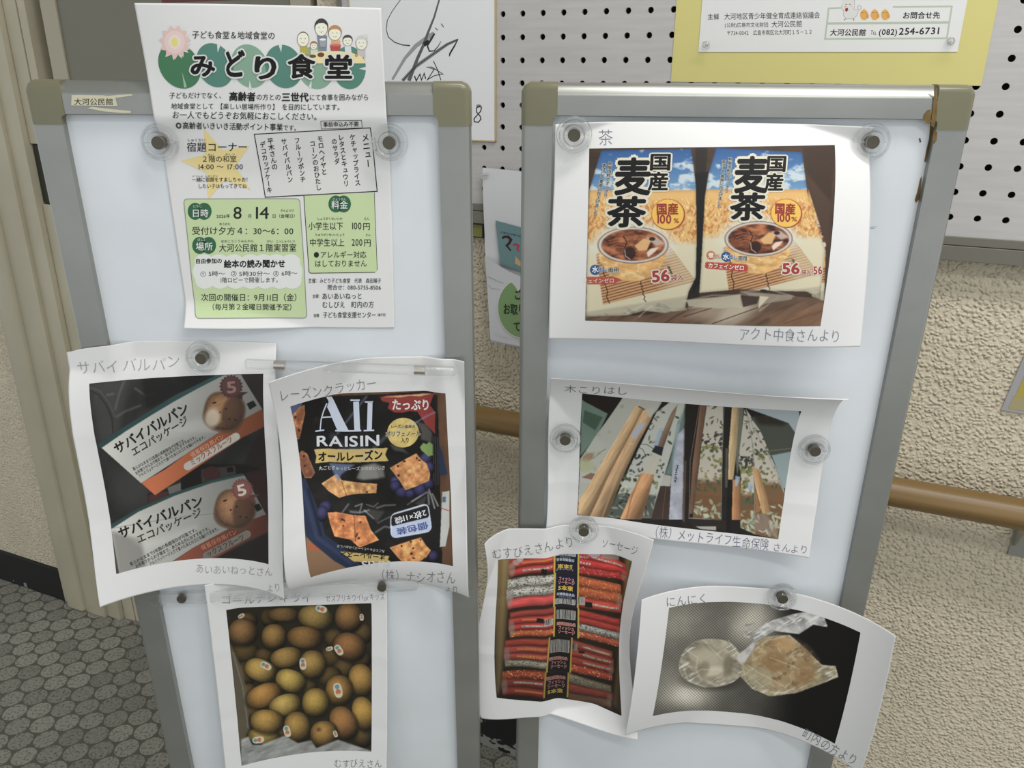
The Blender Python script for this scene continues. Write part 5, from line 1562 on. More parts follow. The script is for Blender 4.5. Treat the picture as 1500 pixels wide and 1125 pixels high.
def leaves(poly, seed, n, cols, ln, wd=1.2, alpha=.9):
    m = pic.mask(poly, .6); r = random.Random(seed); P = np.array(poly); lo, hi = P.min(0), P.max(0)
    keep = pic.A.copy()
    for _ in range(n):
        x, y = r.uniform(lo[0], hi[0]), r.uniform(lo[1], hi[1]); a = r.uniform(0, 6.28)
        c = r.choice(cols); L = r.uniform(.5, 1) * ln * .62; w_ = wd * r.uniform(.8, 1.5)
        ux, uy = math.cos(a), math.sin(a)
        pic.poly([(x - L * ux, y - L * uy), (x - .3 * L * ux - w_ * uy, y - .3 * L * uy + w_ * ux), (x + .4 * L * ux - w_ * .7 * uy, y + .4 * L * uy + w_ * .7 * ux), (x + L * ux, y + L * uy), (x + .3 * L * ux + w_ * uy, y + .3 * L * uy - w_ * ux), (x - .4 * L * ux + w_ * .8 * uy, y - .4 * L * uy - w_ * .8 * ux)], c, alpha * .85, .5)
    pic.A = keep * (1 - m[..., None]) + pic.A * m[..., None]


def stick(pts, col, seed, ang):
    m = pic.poly(pts, col, 1, .6)
    pic.shade(m, .86 + .28 * pic.noise(2.2, seed, 3, 9, 1, ang))
    P = np.array(pts); c = P.mean(0)
    d = (pic.X - c[0]) * -math.sin(ang) + (pic.Y - c[1]) * math.cos(ang)
    pic.shade(m, np.clip(1.0 + d * .035, .6, 1.18))
    return m


c1 = H5((440, 55), (600, 70), (560, 160), (60, 980), (40, 970), (60, 600), (220, 370))
m = pic.poly(c1, (176, 176, 164)); leaves(c1, 3, 34, [(150, 160, 112), (160, 164, 128), (140, 150, 104)], 9, 2.4, .6)
pic.ell(*H5(125, 590), 9, 5.5, (150, 120, 92), -.5, .9, 2); pic.line(H5((170, 600), (230, 550), (280, 520)), .8, (110, 90, 74)); pic.poly(H5((70, 760), (150, 722), (190, 730), (160, 780)), (128, 92, 72), .9)
pic.ell(*H5(100, 660), 12, 10, (164, 170, 116), 0, .6, 5)
c2 = H5((720, 200), (860, 95), (985, 110), (900, 380), (790, 740), (690, 1120), (290, 1120), (500, 650))
pic.poly(c2, (184, 186, 174)); leaves(H5((640, 240), (860, 110), (980, 110), (860, 480), (600, 470)), 5, 26, [(40, 42, 36), (96, 100, 80), (60, 62, 50)], 9, 1.3)
leaves(H5((470, 560), (660, 560), (800, 560), (780, 760), (430, 740)), 6, 60, [(38, 40, 38), (56, 58, 54)], 6, 1.5); leaves(H5((400, 740), (760, 740), (690, 980), (330, 1000)), 7, 60, [(104, 110, 66), (122, 126, 84), (60, 66, 46), (196, 198, 186)], 8, 2.0)
pic.poly(H5((350, 920), (720, 920), (690, 1120), (290, 1120)), (56, 62, 54), .8, 3); leaves(H5((350, 900), (720, 900), (690, 1120), (290, 1120)), 8, 46, [(110, 120, 104), (70, 80, 70), (150, 156, 142), (36, 42, 36)], 12, 1.3)
pic.line(H5((560, 470), (640, 480), (700, 520)), .8, (50, 50, 46)); pic.line(H5((540, 490), (600, 520), (630, 580)), .8, (50, 50, 46))
a1 = math.atan2(1000 - 150, 80 - 560)
stick(H5((540, 140), (612, 178), (500, 400), (330, 720), (165, 1100), (38, 1085), (45, 965), (300, 550)), (186, 152, 108), 11, a1)
pic.line(H5((600, 180), (420, 520), (240, 840), (140, 1090)), 3, (124, 92, 62), .6, 2.5)
stick(H5((600, 185), (715, 150), (680, 250), (560, 470), (420, 780), (290, 1125), (140, 1105), (300, 760), (470, 440)), (178, 142, 102), 12, a1)
pic.line(H5((655, 200), (520, 480), (380, 760), (250, 1110)), 2.5, (206, 172, 126), .5, 2)
pic.poly(H5((590, 75), (700, 70), (770, 110), (725, 185), (660, 250), (620, 175), (555, 140)), (186, 184, 172), .95, 1)
pic.poly(H5((560, 300), (630, 285), (600, 340), (530, 440), (500, 400)), (166, 180, 200), .85, 1); pic.line(H5((470, 470), (515, 475)), 1, (200, 200, 198), .8)
stick(H5((715, 500), (850, 200), (905, 130), (880, 230), (775, 520)), (128, 104, 84), 13, a1)
pic.poly(H5((690, 500), (740, 350), (780, 330), (730, 505)), (150, 170, 190), .8, 1)
pic.poly(H5((595, 725), (690, 545), (765, 575), (700, 745)), (190, 184, 166)); pic.poly(H5((678, 540), (712, 486), (780, 505), (765, 578)), (36, 40, 44))
stick(H5((590, 725), (702, 742), (650, 930), (590, 1130), (405, 1130), (500, 900)), (188, 138, 92), 14, a1); pic.line(H5((585, 740), (510, 920), (460, 1120)), 2, (130, 84, 52), .6, 2)
pic.poly(H5((990, 100), (900, 300), (840, 600), (790, 740), (850, 750), (960, 350), (1000, 200)), (122, 146, 140), .8, 2)
pic.poly(H5((752, 838), (838, 842), (830, 1130), (672, 1130)), (66, 50, 42)); pic.poly(H5((790, 740), (852, 752), (838, 842), (752, 836)), (176, 174, 164)); pic.line(H5((800, 850), (770, 1120)), 1, (110, 90, 80), .7)
pic.poly(H5((900, 400), (968, 330), (962, 1130), (828, 1130), (845, 800)), (172, 174, 184)); pic.shade(pic.mask(H5((900, 400), (968, 330), (962, 1130), (828, 1130)), 1), .86 + .26 * pic.noise(9, 15, 3))
pic.poly(H5((900, 300), (925, 310), (880, 620), (850, 800), (860, 600)), (146, 166, 176), .7, 1)
f1 = H6((228, 55), (368, 72), (352, 945), (128, 935), (190, 420))
pic.poly(H6((70, 60), (250, 50), (110, 1000), (50, 1000)), (34, 28, 24), 1, 2); pic.line(H6((180, 80), (110, 500), (100, 930)), .9, (150, 144, 136), .7); pic.line(H6((75, 500), (60, 960)), 2.4, (150, 116, 96), .5, 2)


def garden(poly, seed, top, mid, bot):
    m = pic.mask(poly, .6); keep = pic.A.copy()
    y1, y2 = H6(0, mid)[1], H6(0, bot)[1]
    pic.put(m, (188, 180, 164)); pic.put(m * np.clip((pic.Y - y1) / 10, 0, 1), (118, 84, 52))
    P = np.array(poly); lo, hi = P.min(0), P.max(0); t = H6(0, top)[1]
    band = lambda a, b: [(lo[0], a), (hi[0], a), (hi[0], b), (lo[0], b)]
    leaves(band(lo[1], t), seed, 16, [(52, 54, 42), (110, 116, 80)], 9, 1.1); leaves(band(t, t + 26), seed + 1, 46, [(36, 38, 34), (56, 58, 50)], 6, 1.5)
    leaves(band(t + 18, y1 + 4), seed + 2, 52, [(112, 112, 54), (134, 134, 70), (78, 84, 46)], 7, 2.0); leaves(band(y1 - 10, y1 + 6), seed + 3, 16, [(150, 100, 58), (206, 196, 176)], 4, 1.6)
    leaves(band(y1 + 4, y1 + 22), seed + 4, 22, [(66, 78, 54), (86, 96, 66)], 14, 1.3); leaves(band(y2 - 14, hi[1]), seed + 5, 26, [(164, 172, 146), (186, 192, 168), (120, 134, 104)], 14, 1.9)
    pic.A = keep * (1 - m[..., None]) + pic.A * m[..., None]


garden(f1, 20, 270, 620, 860)
stick(H6((188, 60), (240, 60), (190, 400), (135, 900), (100, 905), (130, 500)), (112, 82, 62), 16, math.pi / 2 + .12)
pic.poly(H6((365, 70), (420, 75), (400, 400), (385, 935), (345, 945), (358, 500)), (34, 32, 30), 1, 1); pic.line(H6((372, 80), (352, 500), (348, 940)), .9, (124, 128, 118), .8); pic.line(H6((100, 935), (350, 952)), 1.4, (150, 144, 134), .8); pic.poly(H6((100, 945), (390, 950), (390, 1030), (130, 1010)), (40, 34, 30), .9)
pic.poly(H6((150, 1000), (310, 1000), (310, 1030), (190, 1020)), (180, 176, 166), .9)
pic.poly(H6((400, 640), (425, 640), (420, 1050), (385, 1040)), (22, 18, 16)); pic.poly(H6((380, 400), (400, 400), (396, 700), (376, 700)), (120, 112, 100), .6, 1)
stick(H6((430, 78), (492, 82), (470, 400), (440, 640), (400, 640), (405, 400)), (184, 156, 110), 17, math.pi / 2 + .05); stick(H6((435, 640), (498, 640), (500, 950), (428, 950)), (160, 112, 70), 18, math.pi / 2)
pic.poly(H6((490, 80), (520, 90), (490, 500), (470, 620), (460, 500)), (120, 128, 112), .8, 1); pic.poly(H6((455, 610), (495, 620), (470, 690), (452, 690)), (164, 180, 204), .85, 1)
g1 = H6((525, 95), (590, 260), (600, 560), (605, 1060), (495, 1010), (498, 640), (480, 480)); g2 = H6((540, 100), (650, 260), (735, 470), (832, 745), (790, 1100), (605, 1060), (598, 500))
garden(g2, 40, 320, 640, 900); garden(g1, 30, 440, 720, 950)
pic.line(H6((540, 100), (590, 380), (600, 700), (606, 1060)), 1.2, (140, 140, 130), .8); pic.line(H6((560, 170), (700, 440), (830, 745)), 1.2, (150, 152, 144), .8)
stick(H6((585, 535), (640, 570), (690, 740), (725, 885), (665, 905), (610, 700)), (176, 136, 88), 19, math.pi / 2 - .2); pic.poly(H6((605, 700), (650, 880), (610, 900)), (160, 110, 64), .9); pic.ell(*H6(570, 700), 4, 6, (150, 172, 206), 0, .7, 1.5)
pic.poly(H6((605, 910), (680, 900), (780, 1000), (780, 1090), (690, 1050), (605, 1030)), (150, 140, 128), .55, 2); leaves(H6((605, 910), (700, 900), (790, 1090), (605, 1050)), 55, 12, [(206, 202, 196), (120, 110, 100)], 12, 1)
rb = H6((570, 160), (700, 150), (860, 205), (912, 275), (890, 420), (850, 720), (830, 740), (735, 470), (650, 270))
pic.poly(rb, (72, 76, 66)); pic.poly(H6((580, 130), (720, 150), (860, 205), (820, 230), (640, 220)), (42, 34, 28), .8, 4); pic.poly(H6((735, 455), (888, 425), (852, 700), (826, 712)), (146, 162, 164), .95, 1); pic.line(H6((690, 425), (890, 400)), 1.5, (110, 112, 84), .8, 1)
pic.line(H6((700, 430), (770, 560), (828, 730)), 1.4, (170, 180, 174), .8)
pic.poly(H6((485, 72), (700, 88), (948, 112), (950, 175), (912, 278), (862, 206), (700, 148)), (160, 170, 174)); pic.poly(H6((945, 112), (972, 115), (948, 172)), (20, 18, 18))
pg.photo('photo_print', pic, [(853, 575.5), (1174, 601.4), (1140, 789.6), (845.6, 753.8)])
pg.text('MetLife', H5(892, 652), H5(874, 808), 5.2, (54, 60, 76), .02, 4)
hand(pg, '木こりはし', (826, 573.5), (920, 577.5), 12, (96, 96, 100)); hand(pg, '（株）メットライフ生命保険', (951, 786), (1126, 806), 19, (88, 86, 122)); hand(pg, 'さんより', (1131, 806), (1184, 811), 14, (88, 86, 122))
pg.flush('printed_lettering')

# fish sausages
pg = Page('sausage')
tag(pg.paper('photo_printout'), 'tall curled sheet with a photo of red sausage bundles in a box', 'paper sheet', 'food donation printouts')
S_ = Zoom(725, 795, 7.3171)
pic = Picture(724, 797, 930, 1052, (46, 34, 22))
pic.poly(S_((0, 0), (190, 0), (120, 900), (70, 1500), (0, 1700)), (116, 96, 58), 1, 4); pic.poly(S_((85, 150), (140, 140), (80, 900), (50, 1600), (20, 1640)), (142, 118, 72), .8, 3); pic.poly(S_((1400, 150), (1500, 150), (1500, 1850), (1260, 1750), (1350, 900)), (112, 88, 50), 1, 4); pic.poly(S_((1445, 200), (1480, 200), (1420, 1200), (1370, 1840), (1300, 1780), (1390, 1000)), (86, 62, 34), .9, 3)
pic.shade(np.ones_like(pic.X), np.clip(1.05 - (pic.Y - 830) / 240 * .5, .5, 1.1))


def bow(x0, y0, x1, y1, sag, n=10):
    return [(x0 + (x1 - x0) * i / n, y0 + (y1 - y0) * i / n + sag * 4 * (i / n) * (1 - i / n)) for i in range(n + 1)]


def segment(x0, x1, ta, tb, ba, bb, sag, rows, seed, dim):
    """rows of wrapped sausages between the top edge ta..tb and the bottom edge ba..bb"""
    n = len(rows)
    for i, (c, kind) in enumerate(rows):
        f0, f1 = i / n, (i + 1) / n
        a0, a1 = ta + (ba - ta) * f0, tb + (bb - tb) * f0
        b0, b1 = ta + (ba - ta) * f1, tb + (bb - tb) * f1
        e = 26 * math.sin(math.pi * (i + .5) / n) * (1 if x0 < 600 else 1)
        xa, xb = (x0 - e if x0 < 600 else x0), (x1 + (e if x0 > 600 else 0))
        pts = S_(*(bow(xa, a0, xb, a1, sag) + bow(xa, b0, xb, b1, sag)[::-1]))
        m = pic.poly(pts, tuple(v * dim for v in c), 1, .6)
        yc = np.array(pts)[:, 1]
        X = (pic.X - pts[0][0]) / (pts[10][0] - pts[0][0] + 1e-6)
        mid = S_(0, (a0 + b0) / 2)[1] * (1 - X) + S_(0, (a1 + b1) / 2)[1] * X + sag * 4 / 7.317 * X * (1 - X)
        q = (pic.Y - mid) / max(1.0, (S_(0, b0)[1] - S_(0, a0)[1]) / 2)
        pic.shade(m, np.clip(1.12 - .45 * q * q - .12 * q, .5, 1.2) * (.86 + .28 * pic.noise(4, seed + i, 3, 3, .8)))
        if kind == 'w':
            pic.put(m * np.clip((pic.noise(1.5, seed + 70 + i, 2, 1, .8) - .55) * 8, 0, 1), (60, 58, 54), .8)
        if kind == 'o':
            pic.put(m * np.clip((pic.noise(1.6, seed + 80 + i, 2) - .68) * 8, 0, 1), (236, 190, 110), .8)
        if kind in 'sy':
            col = (206, 198, 180) if kind == 's' else (206, 126, 50)
            lx0, lx1 = xa + (xb - xa) * .3, xa + (xb - xa) * .92
            k0, k1 = .3, .92
            p = [(lx0, a0 + (a1 - a0) * k0 + (b0 - a0) * .5 + sag * .84), (lx1, a0 + (a1 - a0) * k1 + (b0 - a0) * .5 + sag * .3)]
            pic.line(S_(*p), 2.6, tuple(v * dim for v in col), .9, .8)
            if kind == 's': pic.put(pic.linemask(S_(*p), 1.8) * np.clip((pic.noise(1.2, seed + 90, 2) - .5) * 6, 0, 1), (70, 60, 54), .8)
        pic.line(S_(*bow(xa + 30, a0 + (b0 - a0) * .28, xb - 30, a1 + (b1 - a1) * .28, sag)), .7, tuple(min(255, v * dim * 1.35 + 18) for v in c), .6, .8)
    if x0 < 600: pic.ell(*S_(x0 + 8, (ta + ba) / 2 + 30), 4.5, (ba - ta) / 7.3 / 3.2, (150 * dim, 140 * dim, 126 * dim), 0, .65, 3)
    else: pic.ell(*S_(x1 - 8, (tb + bb) / 2 + 30), 3.6, (bb - tb) / 7.3 / 4.2, (146 * dim, 132 * dim, 116 * dim), 0, .55, 3)


RED, RD2, ORG, WHT = (176, 54, 48), (168, 66, 58), (176, 84, 42), (176, 172, 160)
segment(175, 645, 140, 45, 370, 300, -14, [(RED, 'y'), (RED, 'y'), (RED, 's')], 100, 1.0); segment(890, 1390, 55, 235, 330, 430, -18, [(RED, 's'), ((182, 46, 42), 'n'), ((160, 42, 40), 'o')], 110, .98)
segment(150, 640, 395, 335, 715, 660, -12, [(WHT, 'w'), (WHT, 'w'), ((190, 68, 64), 'n')], 120, 1.0); segment(895, 1340, 345, 470, 690, 770, -14, [(ORG, 'o'), (ORG, 'o'), ((178, 62, 44), 's')], 130, .96)
segment(170, 640, 745, 690, 1020, 1000, -10, [((150, 60, 48), 'n'), (RED, 'y'), (RED, 's'), (ORG, 'o')], 140, .92); segment(895, 1330, 712, 830, 1010, 1130, -14, [((176, 56, 46), 'n'), ((180, 58, 46), 'n'), (WHT, 'w'), ((176, 78, 50), 'o')], 150, .86)
segment(120, 580, 1045, 1020, 1335, 1345, -8, [((160, 62, 42), 'n'), (RD2, 'y'), (RD2, 'y'), ((164, 156, 132), 'w')], 160, .82); segment(815, 1250, 1040, 1160, 1380, 1490, -12, [((160, 66, 44), 's'), ((158, 64, 44), 's'), ((164, 62, 42), 's'), ((170, 66, 40), 'o')], 170, .80)
segment(95, 540, 1385, 1360, 1640, 1650, -6, [((170, 70, 38), 'o'), ((140, 50, 38), 's'), ((136, 48, 38), 'y')], 180, .76); segment(785, 1235, 1390, 1540, 1700, 1790, -8, [((140, 128, 98), 'w'), ((140, 58, 42), 'n'), ((104, 72, 50), 'n')], 190, .74)
labels = [((645, 45), (888, 50), (885, 330), (640, 322), 1.0), ((648, 335), (885, 345), (880, 692), (636, 688), 1.0), ((645, 700), (888, 705), (884, 1018), (636, 1010), .9), ((590, 1020), (818, 1030), (800, 1385), (560, 1375), .8), ((548, 1385), (780, 1400), (768, 1650), (530, 1640), .7)]
for i, (a, b, c, d, k) in enumerate(labels):
    pic.poly(S_(a, b, c, d), tuple(v * k for v in (24, 28, 48)) if i < 2 else (22, 18, 17), 1, .5)
    for p, q in ((a, d), (b, c)): pic.line(S_((p[0] + (-4 if p is a else 8), p[1]), (q[0] + (-4 if p is a else 8), q[1])), 2.4, tuple(v * k for v in (206, 172, 54)))


def barcode(x0, y0, x1, y1, k, seed):
    pic.poly(S_((x0, y0), (x1, y0 + 4), (x1 - 4, y1 + 4), (x0 - 4, y1)), (196 * k, 192 * k, 184 * k))
    r = random.Random(seed); x = x0 + 8
    while x < x1 - 10:
        w_ = r.choice((3, 4, 7, 9)); pic.line(S_((x, y0 + 6), (x - 3, y1 - 6)), w_ / 7.3, (30, 28, 28), .9, .4); x += w_ + r.choice((5, 7, 9))


barcode(655, 52, 870, 145, 1, 1); barcode(645, 612, 865, 668, .95, 2); barcode(660, 730, 868, 832, .85, 3); barcode(592, 1050, 802, 1180, .78, 4)
barcode(888, 580, 965, 660, .9, 5); barcode(535, 812, 625, 880, .9, 6); barcode(830, 1075, 885, 1145, .6, 7)
for x0, y0, x1, y1 in ((500, 270, 560, 330), (970, 630, 1045, 690), (450, 800, 525, 850), (900, 1150, 965, 1180)): pic.poly(S_((x0, y0), (x1, y0 + 6), (x1 - 4, y1), (x0 - 4, y1 - 6)), (22, 20, 20))
pic.ell(*S_(270, 170), 5, 6, (190, 176, 166), .3, .9, 1.5); pic.ell(*S_(225, 215), 5, 4, (176, 150, 140), .3, .9, 1.5); pic.poly(S_((1140, 90), (1330, 135), (1330, 200), (1140, 160)), (150, 138, 122), .8, 1); pic.ell(*S_(1060, 110), 10, 5, (160, 150, 160), .15, .9, 1); pic.poly(S_((990, 60), (1130, 80), (1120, 115), (990, 100)), (206, 160, 60), .9)
pg.photo('photo_print', pic, [(730, 822.6), (926.2, 820.6), (910.8, 1047.2), (727.8, 1022.2)])
PK, YL = (222, 150, 146), (222, 186, 60)
pg.text('フィッシュ', S_(682, 412), S_(855, 414), 6.4, PK, .03, 4); pg.text('ソーセージ', S_(675, 452), S_(858, 454), 6.2, PK, .03, 4); pg.text('5本束', S_(678, 515), S_(842, 520), 8, YL, .035, 4); pg.text('栄養機能食品', S_(662, 574), S_(858, 580), 4.6, (186, 192, 204), .02, 4); pg.text('（カルシウム）', S_(675, 598), S_(842, 604), 3.2, (150, 156, 170), .01, 4)
pg.text('5本束', S_(832, 244), S_(668, 244), 7, YL, .035, 4); pg.text('栄養機能食品', S_(850, 180), S_(655, 178), 4.8, (190, 196, 208), .02, 4); pg.text('フィッシュソーセージ', S_(845, 285), S_(655, 285), 3.6, (186, 192, 204), .02, 4); pg.text('（カルシウム）', S_(826, 156), S_(680, 154), 3, (150, 156, 170), .01, 4)
for x0, x1, y, k, five in ((672, 858, 940, .9, 0), (590, 770, 1302, .76, 0), (558, 748, 1505, .7, 1)):
    c = tuple(v * k for v in PK)
    pg.text('フィッシュ', S_(x0 + 6, y), S_(x1 - 6, y + 4), 6.4, c, .03, 4); pg.text('ソーセージ', S_(x0, y + 42), S_(x1, y + 48), 6.2, c, .03, 4); pg.text('栄養機能食品', S_(x0 - 10, y - 48), S_(x1 + 8, y - 44), 4.8, (200 * k, 96 * k, 84 * k), .03, 4, halo=((206 * k, 190 * k, 176 * k), .06))
    if five: pg.text('5本束', S_(x0, y + 100), S_(x1 - 22, y + 106), 7, tuple(v * k for v in YL), .035, 4)
pg.text('ソーセージ', S_(335, 130), S_(640, 78), 7, (222, 214, 206), .03, 4); pg.text('そのままでも、', S_(325, 1152), S_(545, 1150), 4.6, (196, 120, 46), .02, 4); pg.text('そのままでも、', S_(295, 1236), S_(540, 1236), 5, (196, 120, 46), .02, 4)
pg.text('おいしい', S_(905, 155), S_(1000, 160), 4.2, (214, 196, 190), .03, 4); pg.text('そのまま', S_(905, 215), S_(1030, 232), 4.2, (214, 196, 190), .03, 4)
hand(pg, 'むすびえさんより', (722, 821), (842, 800), 18, (98, 98, 104)); hand(pg, 'ソーセージ', (880, 801), (934, 811), 15, (98, 98, 104))
pg.flush('printed_lettering')

# bags of garlic
pg = Page('garlic')
tag(pg.paper('photo_printout'), 'strongly curled sheet with a photo of bagged garlic, lowest on the right board', 'paper sheet', 'food donation printouts')
G_ = Zoom(910, 840, 3.5714)
pic = Picture(952, 876, 1264, 1092, (60, 56, 50))
x, y = (pic.X - 910) * 3.5714, (pic.Y - 840) * 3.5714
b = 84 + 110 * np.exp(-((x - 690 + (y - 260) * .3) / 120) ** 2 - ((y - 250) / 120) ** 2) + 116 * np.exp(-((x - 360) / 130) ** 2 - ((y - 640) / 70) ** 2) + 50 * np.exp(-((x - 300) / 170) ** 2 - ((y - 260) / 130) ** 2) + 40 * np.exp(-((x - 240) / 120) ** 2 - ((y - 560) / 120) ** 2)
b *= 1 / (1 + np.exp((x - 860 + (y - 400) * .15) / 55)) * .96 + .04
g = np.sin(x * 2 * math.pi / 17 + y * .035) * np.sin((y - x * .03) * 2 * math.pi / 15)
b = b * (1 + .30 * g) * (.9 + .2 * pic.noise(20, 3, 3))
pic.A = np.clip(b[..., None] * np.array([1.0, .965, .875]), 8, 235)
pic.poly(G_((870, 160), (1260, 300), (1110, 900), (960, 800), (900, 600), (900, 330)), (16, 12, 10), .82, 26)


def film(poly, col, seed, a=1.0, hl=.8):
    m = pic.poly(poly, col, a, 1.2)
    n = pic.noise(9, seed, 4, 1.6, .7, .5)
    pic.shade(m, .62 + .76 * n)
    pic.put(m * np.clip((pic.noise(5, seed + 1, 4, 3.2, .45, -.5) - .60) * 7, 0, 1), (226, 222, 212), hl)
    e = m - pic.blur(m, 2.4) * m
    pic.put(np.clip(e * 1.3, 0, 1) * m, (206, 202, 192), .45)
    return m


ob = [G_(470 + 168 * math.cos(t) * (1 + .05 * math.sin(3 * t)), 468 + 134 * math.sin(t) * (1 + .05 * math.cos(2 * t))) for t in np.linspace(0, 6.28, 40)]
pic.ell(*G_(480, 560), 44, 14, (40, 36, 30), 0, .5, 8)
film(ob, (146, 138, 118), 41)
pic.ell(*G_(470, 470), 30, 25, (164, 152, 126), .2, .7, 8); pic.ell(*G_(455, 450), 18, 13, (186, 176, 150), .3, .7, 7); pic.ell(*G_(480, 510), 18, 7, (204, 196, 168), -.15, .85, 4); pic.ell(*G_(430, 500), 8, 12, (120, 108, 86), .4, .6, 5); pic.ell(*G_(560, 480), 7, 16, (104, 94, 74), .1, .6, 5)
for q in ([(340, 400), (400, 440), (390, 500), (420, 560)], [(440, 360), (500, 420), (530, 450)], [(360, 540), (420, 500), (520, 505)], [(560, 350), (610, 420)], [(320, 480), (350, 560), (440, 595)]): pic.line(G_(*q), 1.3, (216, 210, 196), .5, 1.6)
b2 = G_((640, 455), (690, 372), (760, 330), (880, 320), (962, 392), (1050, 478), (1122, 484), (1136, 542), (1040, 580), (905, 628), (775, 642), (680, 600), (625, 540))
film(b2, (160, 146, 112), 51)
m_ = pic.ellmask(*G_(845, 470), 50, 36, .25, 14); pic.put(m_, (164, 134, 90), .7); pic.put(m_ * np.clip((pic.noise(6, 53, 4) - .52) * 5, 0, 1), (206, 186, 146), .6); pic.put(m_ * np.clip((.44 - pic.noise(7, 54, 4)) * 6, 0, 1), (112, 82, 48), .6)
pic.ell(*G_(800, 460), 18, 14, (140, 104, 60), .3, .6, 5); pic.ell(*G_(850, 370), 16, 10, (186, 146, 92), .2, .7, 4); pic.ell(*G_(720, 540), 20, 16, (170, 160, 130), .6, .6, 6); pic.ell(*G_(960, 520), 16, 18, (150, 112, 66), .2, .5, 6)
for q in ([(700, 400), (760, 350), (860, 330)], [(660, 480), (720, 520), (800, 560), (860, 600)], [(780, 440), (860, 470), (930, 500)], [(880, 430), (930, 400)], [(1050, 480), (1120, 500), (1130, 540)], [(700, 560), (780, 620), (880, 625)], [(820, 390), (835, 410)], [(640, 500), (650, 560), (700, 610)]): pic.line(G_(*q), 1.4, (216, 210, 192), .48, 1.6)
film(G_((600, 440), (650, 395), (690, 360), (700, 300), (760, 255), (900, 212), (1000, 196), (1062, 228), (1080, 280), (1005, 268), (930, 318), (800, 300), (712, 352), (690, 400), (640, 470)), (172, 170, 168), 61, 1, .9)
film(G_((640, 330), (650, 265), (700, 255), (690, 340)), (150, 146, 140), 64, .7)
pic.ell(*G_(632, 440), 7, 9, (206, 202, 194), .4, .8, 4)
pg.photo('photo_print', pic, [(980, 890.4), (1260.6, 926.8), (1222.8, 1089.2), (956.2, 1048.6)])
hand(pg, 'にんにく', (975, 889), (1038, 881), 17, (96, 96, 104)); hand(pg, '町内の方より', (1173, 1078), (1252, 1122), 18, (96, 96, 112))
pg.flush('printed_lettering')
# ---------------------------------------------------------------- magnets, bars, labels and what hangs on the wall


def clear_magnet(P, px, n, label, turn=0.0):
    u, v = P.uv([px], n)[0]
    root = empty('clear_magnet', W(P.pt(np.array([u, v, n]))))
    tag(root, label, 'magnet', 'round clear magnets')
    c = MB(P)
    c.lathe([(5.6, 9.2), (5.6, 0), (15.6, 0), (16.6, 1.2), (16.6, 7.0), (15.6, 9.0), (14.2, 9.2), (13.2, 8.0), (12.6, 5.2), (11.4, 4.6), (10.4, 5.6), (9.8, 10.2), (8.8, 11.6), (7.4, 11.8), (6.6, 10.9), (6.2, 9.6), (5.6, 9.2)], u, v, n, 48)
    for s in (-1, 1):                                                # the moulded split line
        c.box(u + s * 10.4 - 2.6, u + s * 10.4 + 3.2, v - .5, v + .5, n + 1, n + 8.6, .3)
    b = c.build('clear_ring', M_CLEAR, parent=root)
    smooth_by_angle(b, 40)
    c = MB(P).lathe([(0.01, 9.6), (5.4, 9.6), (5.8, 9.2), (5.8, 1.0), (0.01, 1.0)], u, v, n, 32)
    smooth_by_angle(c.build('metal_disc', M_DISC, parent=root), 40)
    return root


clear_magnet(BL, (237, 208), 3.0, 'clear round magnet at the left edge of the green canteen flyer')
clear_magnet(BL, (572, 208), 3.0, 'clear round magnet at the right edge of the green canteen flyer')
clear_magnet(BL, (299, 521), 6.5, 'clear round magnet above the photo of the survival bread boxes')
clear_magnet(BR, (841, 197), 11.5, 'clear round magnet at the top left of the barley tea sheet')
clear_magnet(BR, (1274, 207), 3.0, 'clear round magnet at the top right of the barley tea sheet')
clear_magnet(BR, (828, 640), 8.0, 'clear round magnet at the left of the chopsticks sheet')
clear_magnet(BR, (1191, 656), 6.5, 'clear round magnet at the right of the chopsticks sheet')
clear_magnet(BR, (855, 773), 11.5, 'clear round magnet at the top of the sausage sheet')
clear_magnet(BR, (1144, 871), 10.5, 'clear round magnet at the top of the garlic sheet')


def bar_points(P, a, b, n):
    A, B = [P.pt(np.array([*P.uv([q], n)[0], n])) for q in (a, b)]
    return A, B


# slim clear rod across the tops of the bread and cracker sheets
A, B = bar_points(BL, (359, 533), (667, 544), 16.0)
rod = empty('clear_magnet_rod', W((A + B) / 2))
tag(rod, 'slim clear rod magnet lying across the top of the raisin cracker sheet', 'magnet bar')
c = MB().tube([W(A + (B - A) * t) for t in (0, .004, .012, .985, .996, 1)], [.0035, .0049, .0054, .0054, .0049, .0035], 20)
smooth_by_angle(c.build('clear_rod', M_CLEAR, parent=rod), 50)
for t in (.165, .83):
    c = MB().tube([W(A + (B - A) * (t - .026)), W(A + (B - A) * (t + .026))], .0042, 18)
    smooth_by_angle(c.build('metal_core', M_CHROME, parent=rod), 50)

# broad clear bar holding the kiwi sheet
A, B = bar_points(BL, (217, 879), (613, 856), 7.0)
bar = empty('clear_magnet_bar', W((A + B) / 2))
tag(bar, 'broad clear bar magnet holding the top of the kiwi sheet', 'magnet bar')
d = (B - A) / np.linalg.norm(B - A)
vv = np.cross(BL.en, d); vv /= np.linalg.norm(vv)
half = np.linalg.norm(B - A) / 2
mid = (A + B) / 2
out = [(half - 8 + 8 * math.cos(math.radians(t)), 8 * math.sin(math.radians(t))) for t in range(-90, 91, 15)] + [(-half + 8 + 8 * math.cos(math.radians(t)), 8 * math.sin(math.radians(t))) for t in range(90, 271, 15)]


class Loc:
    def pt(s, U):
        U = np.asarray(U, float)
        return mid + U[..., 0:1] * d + U[..., 1:2] * vv + U[..., 2:3] * BL.en


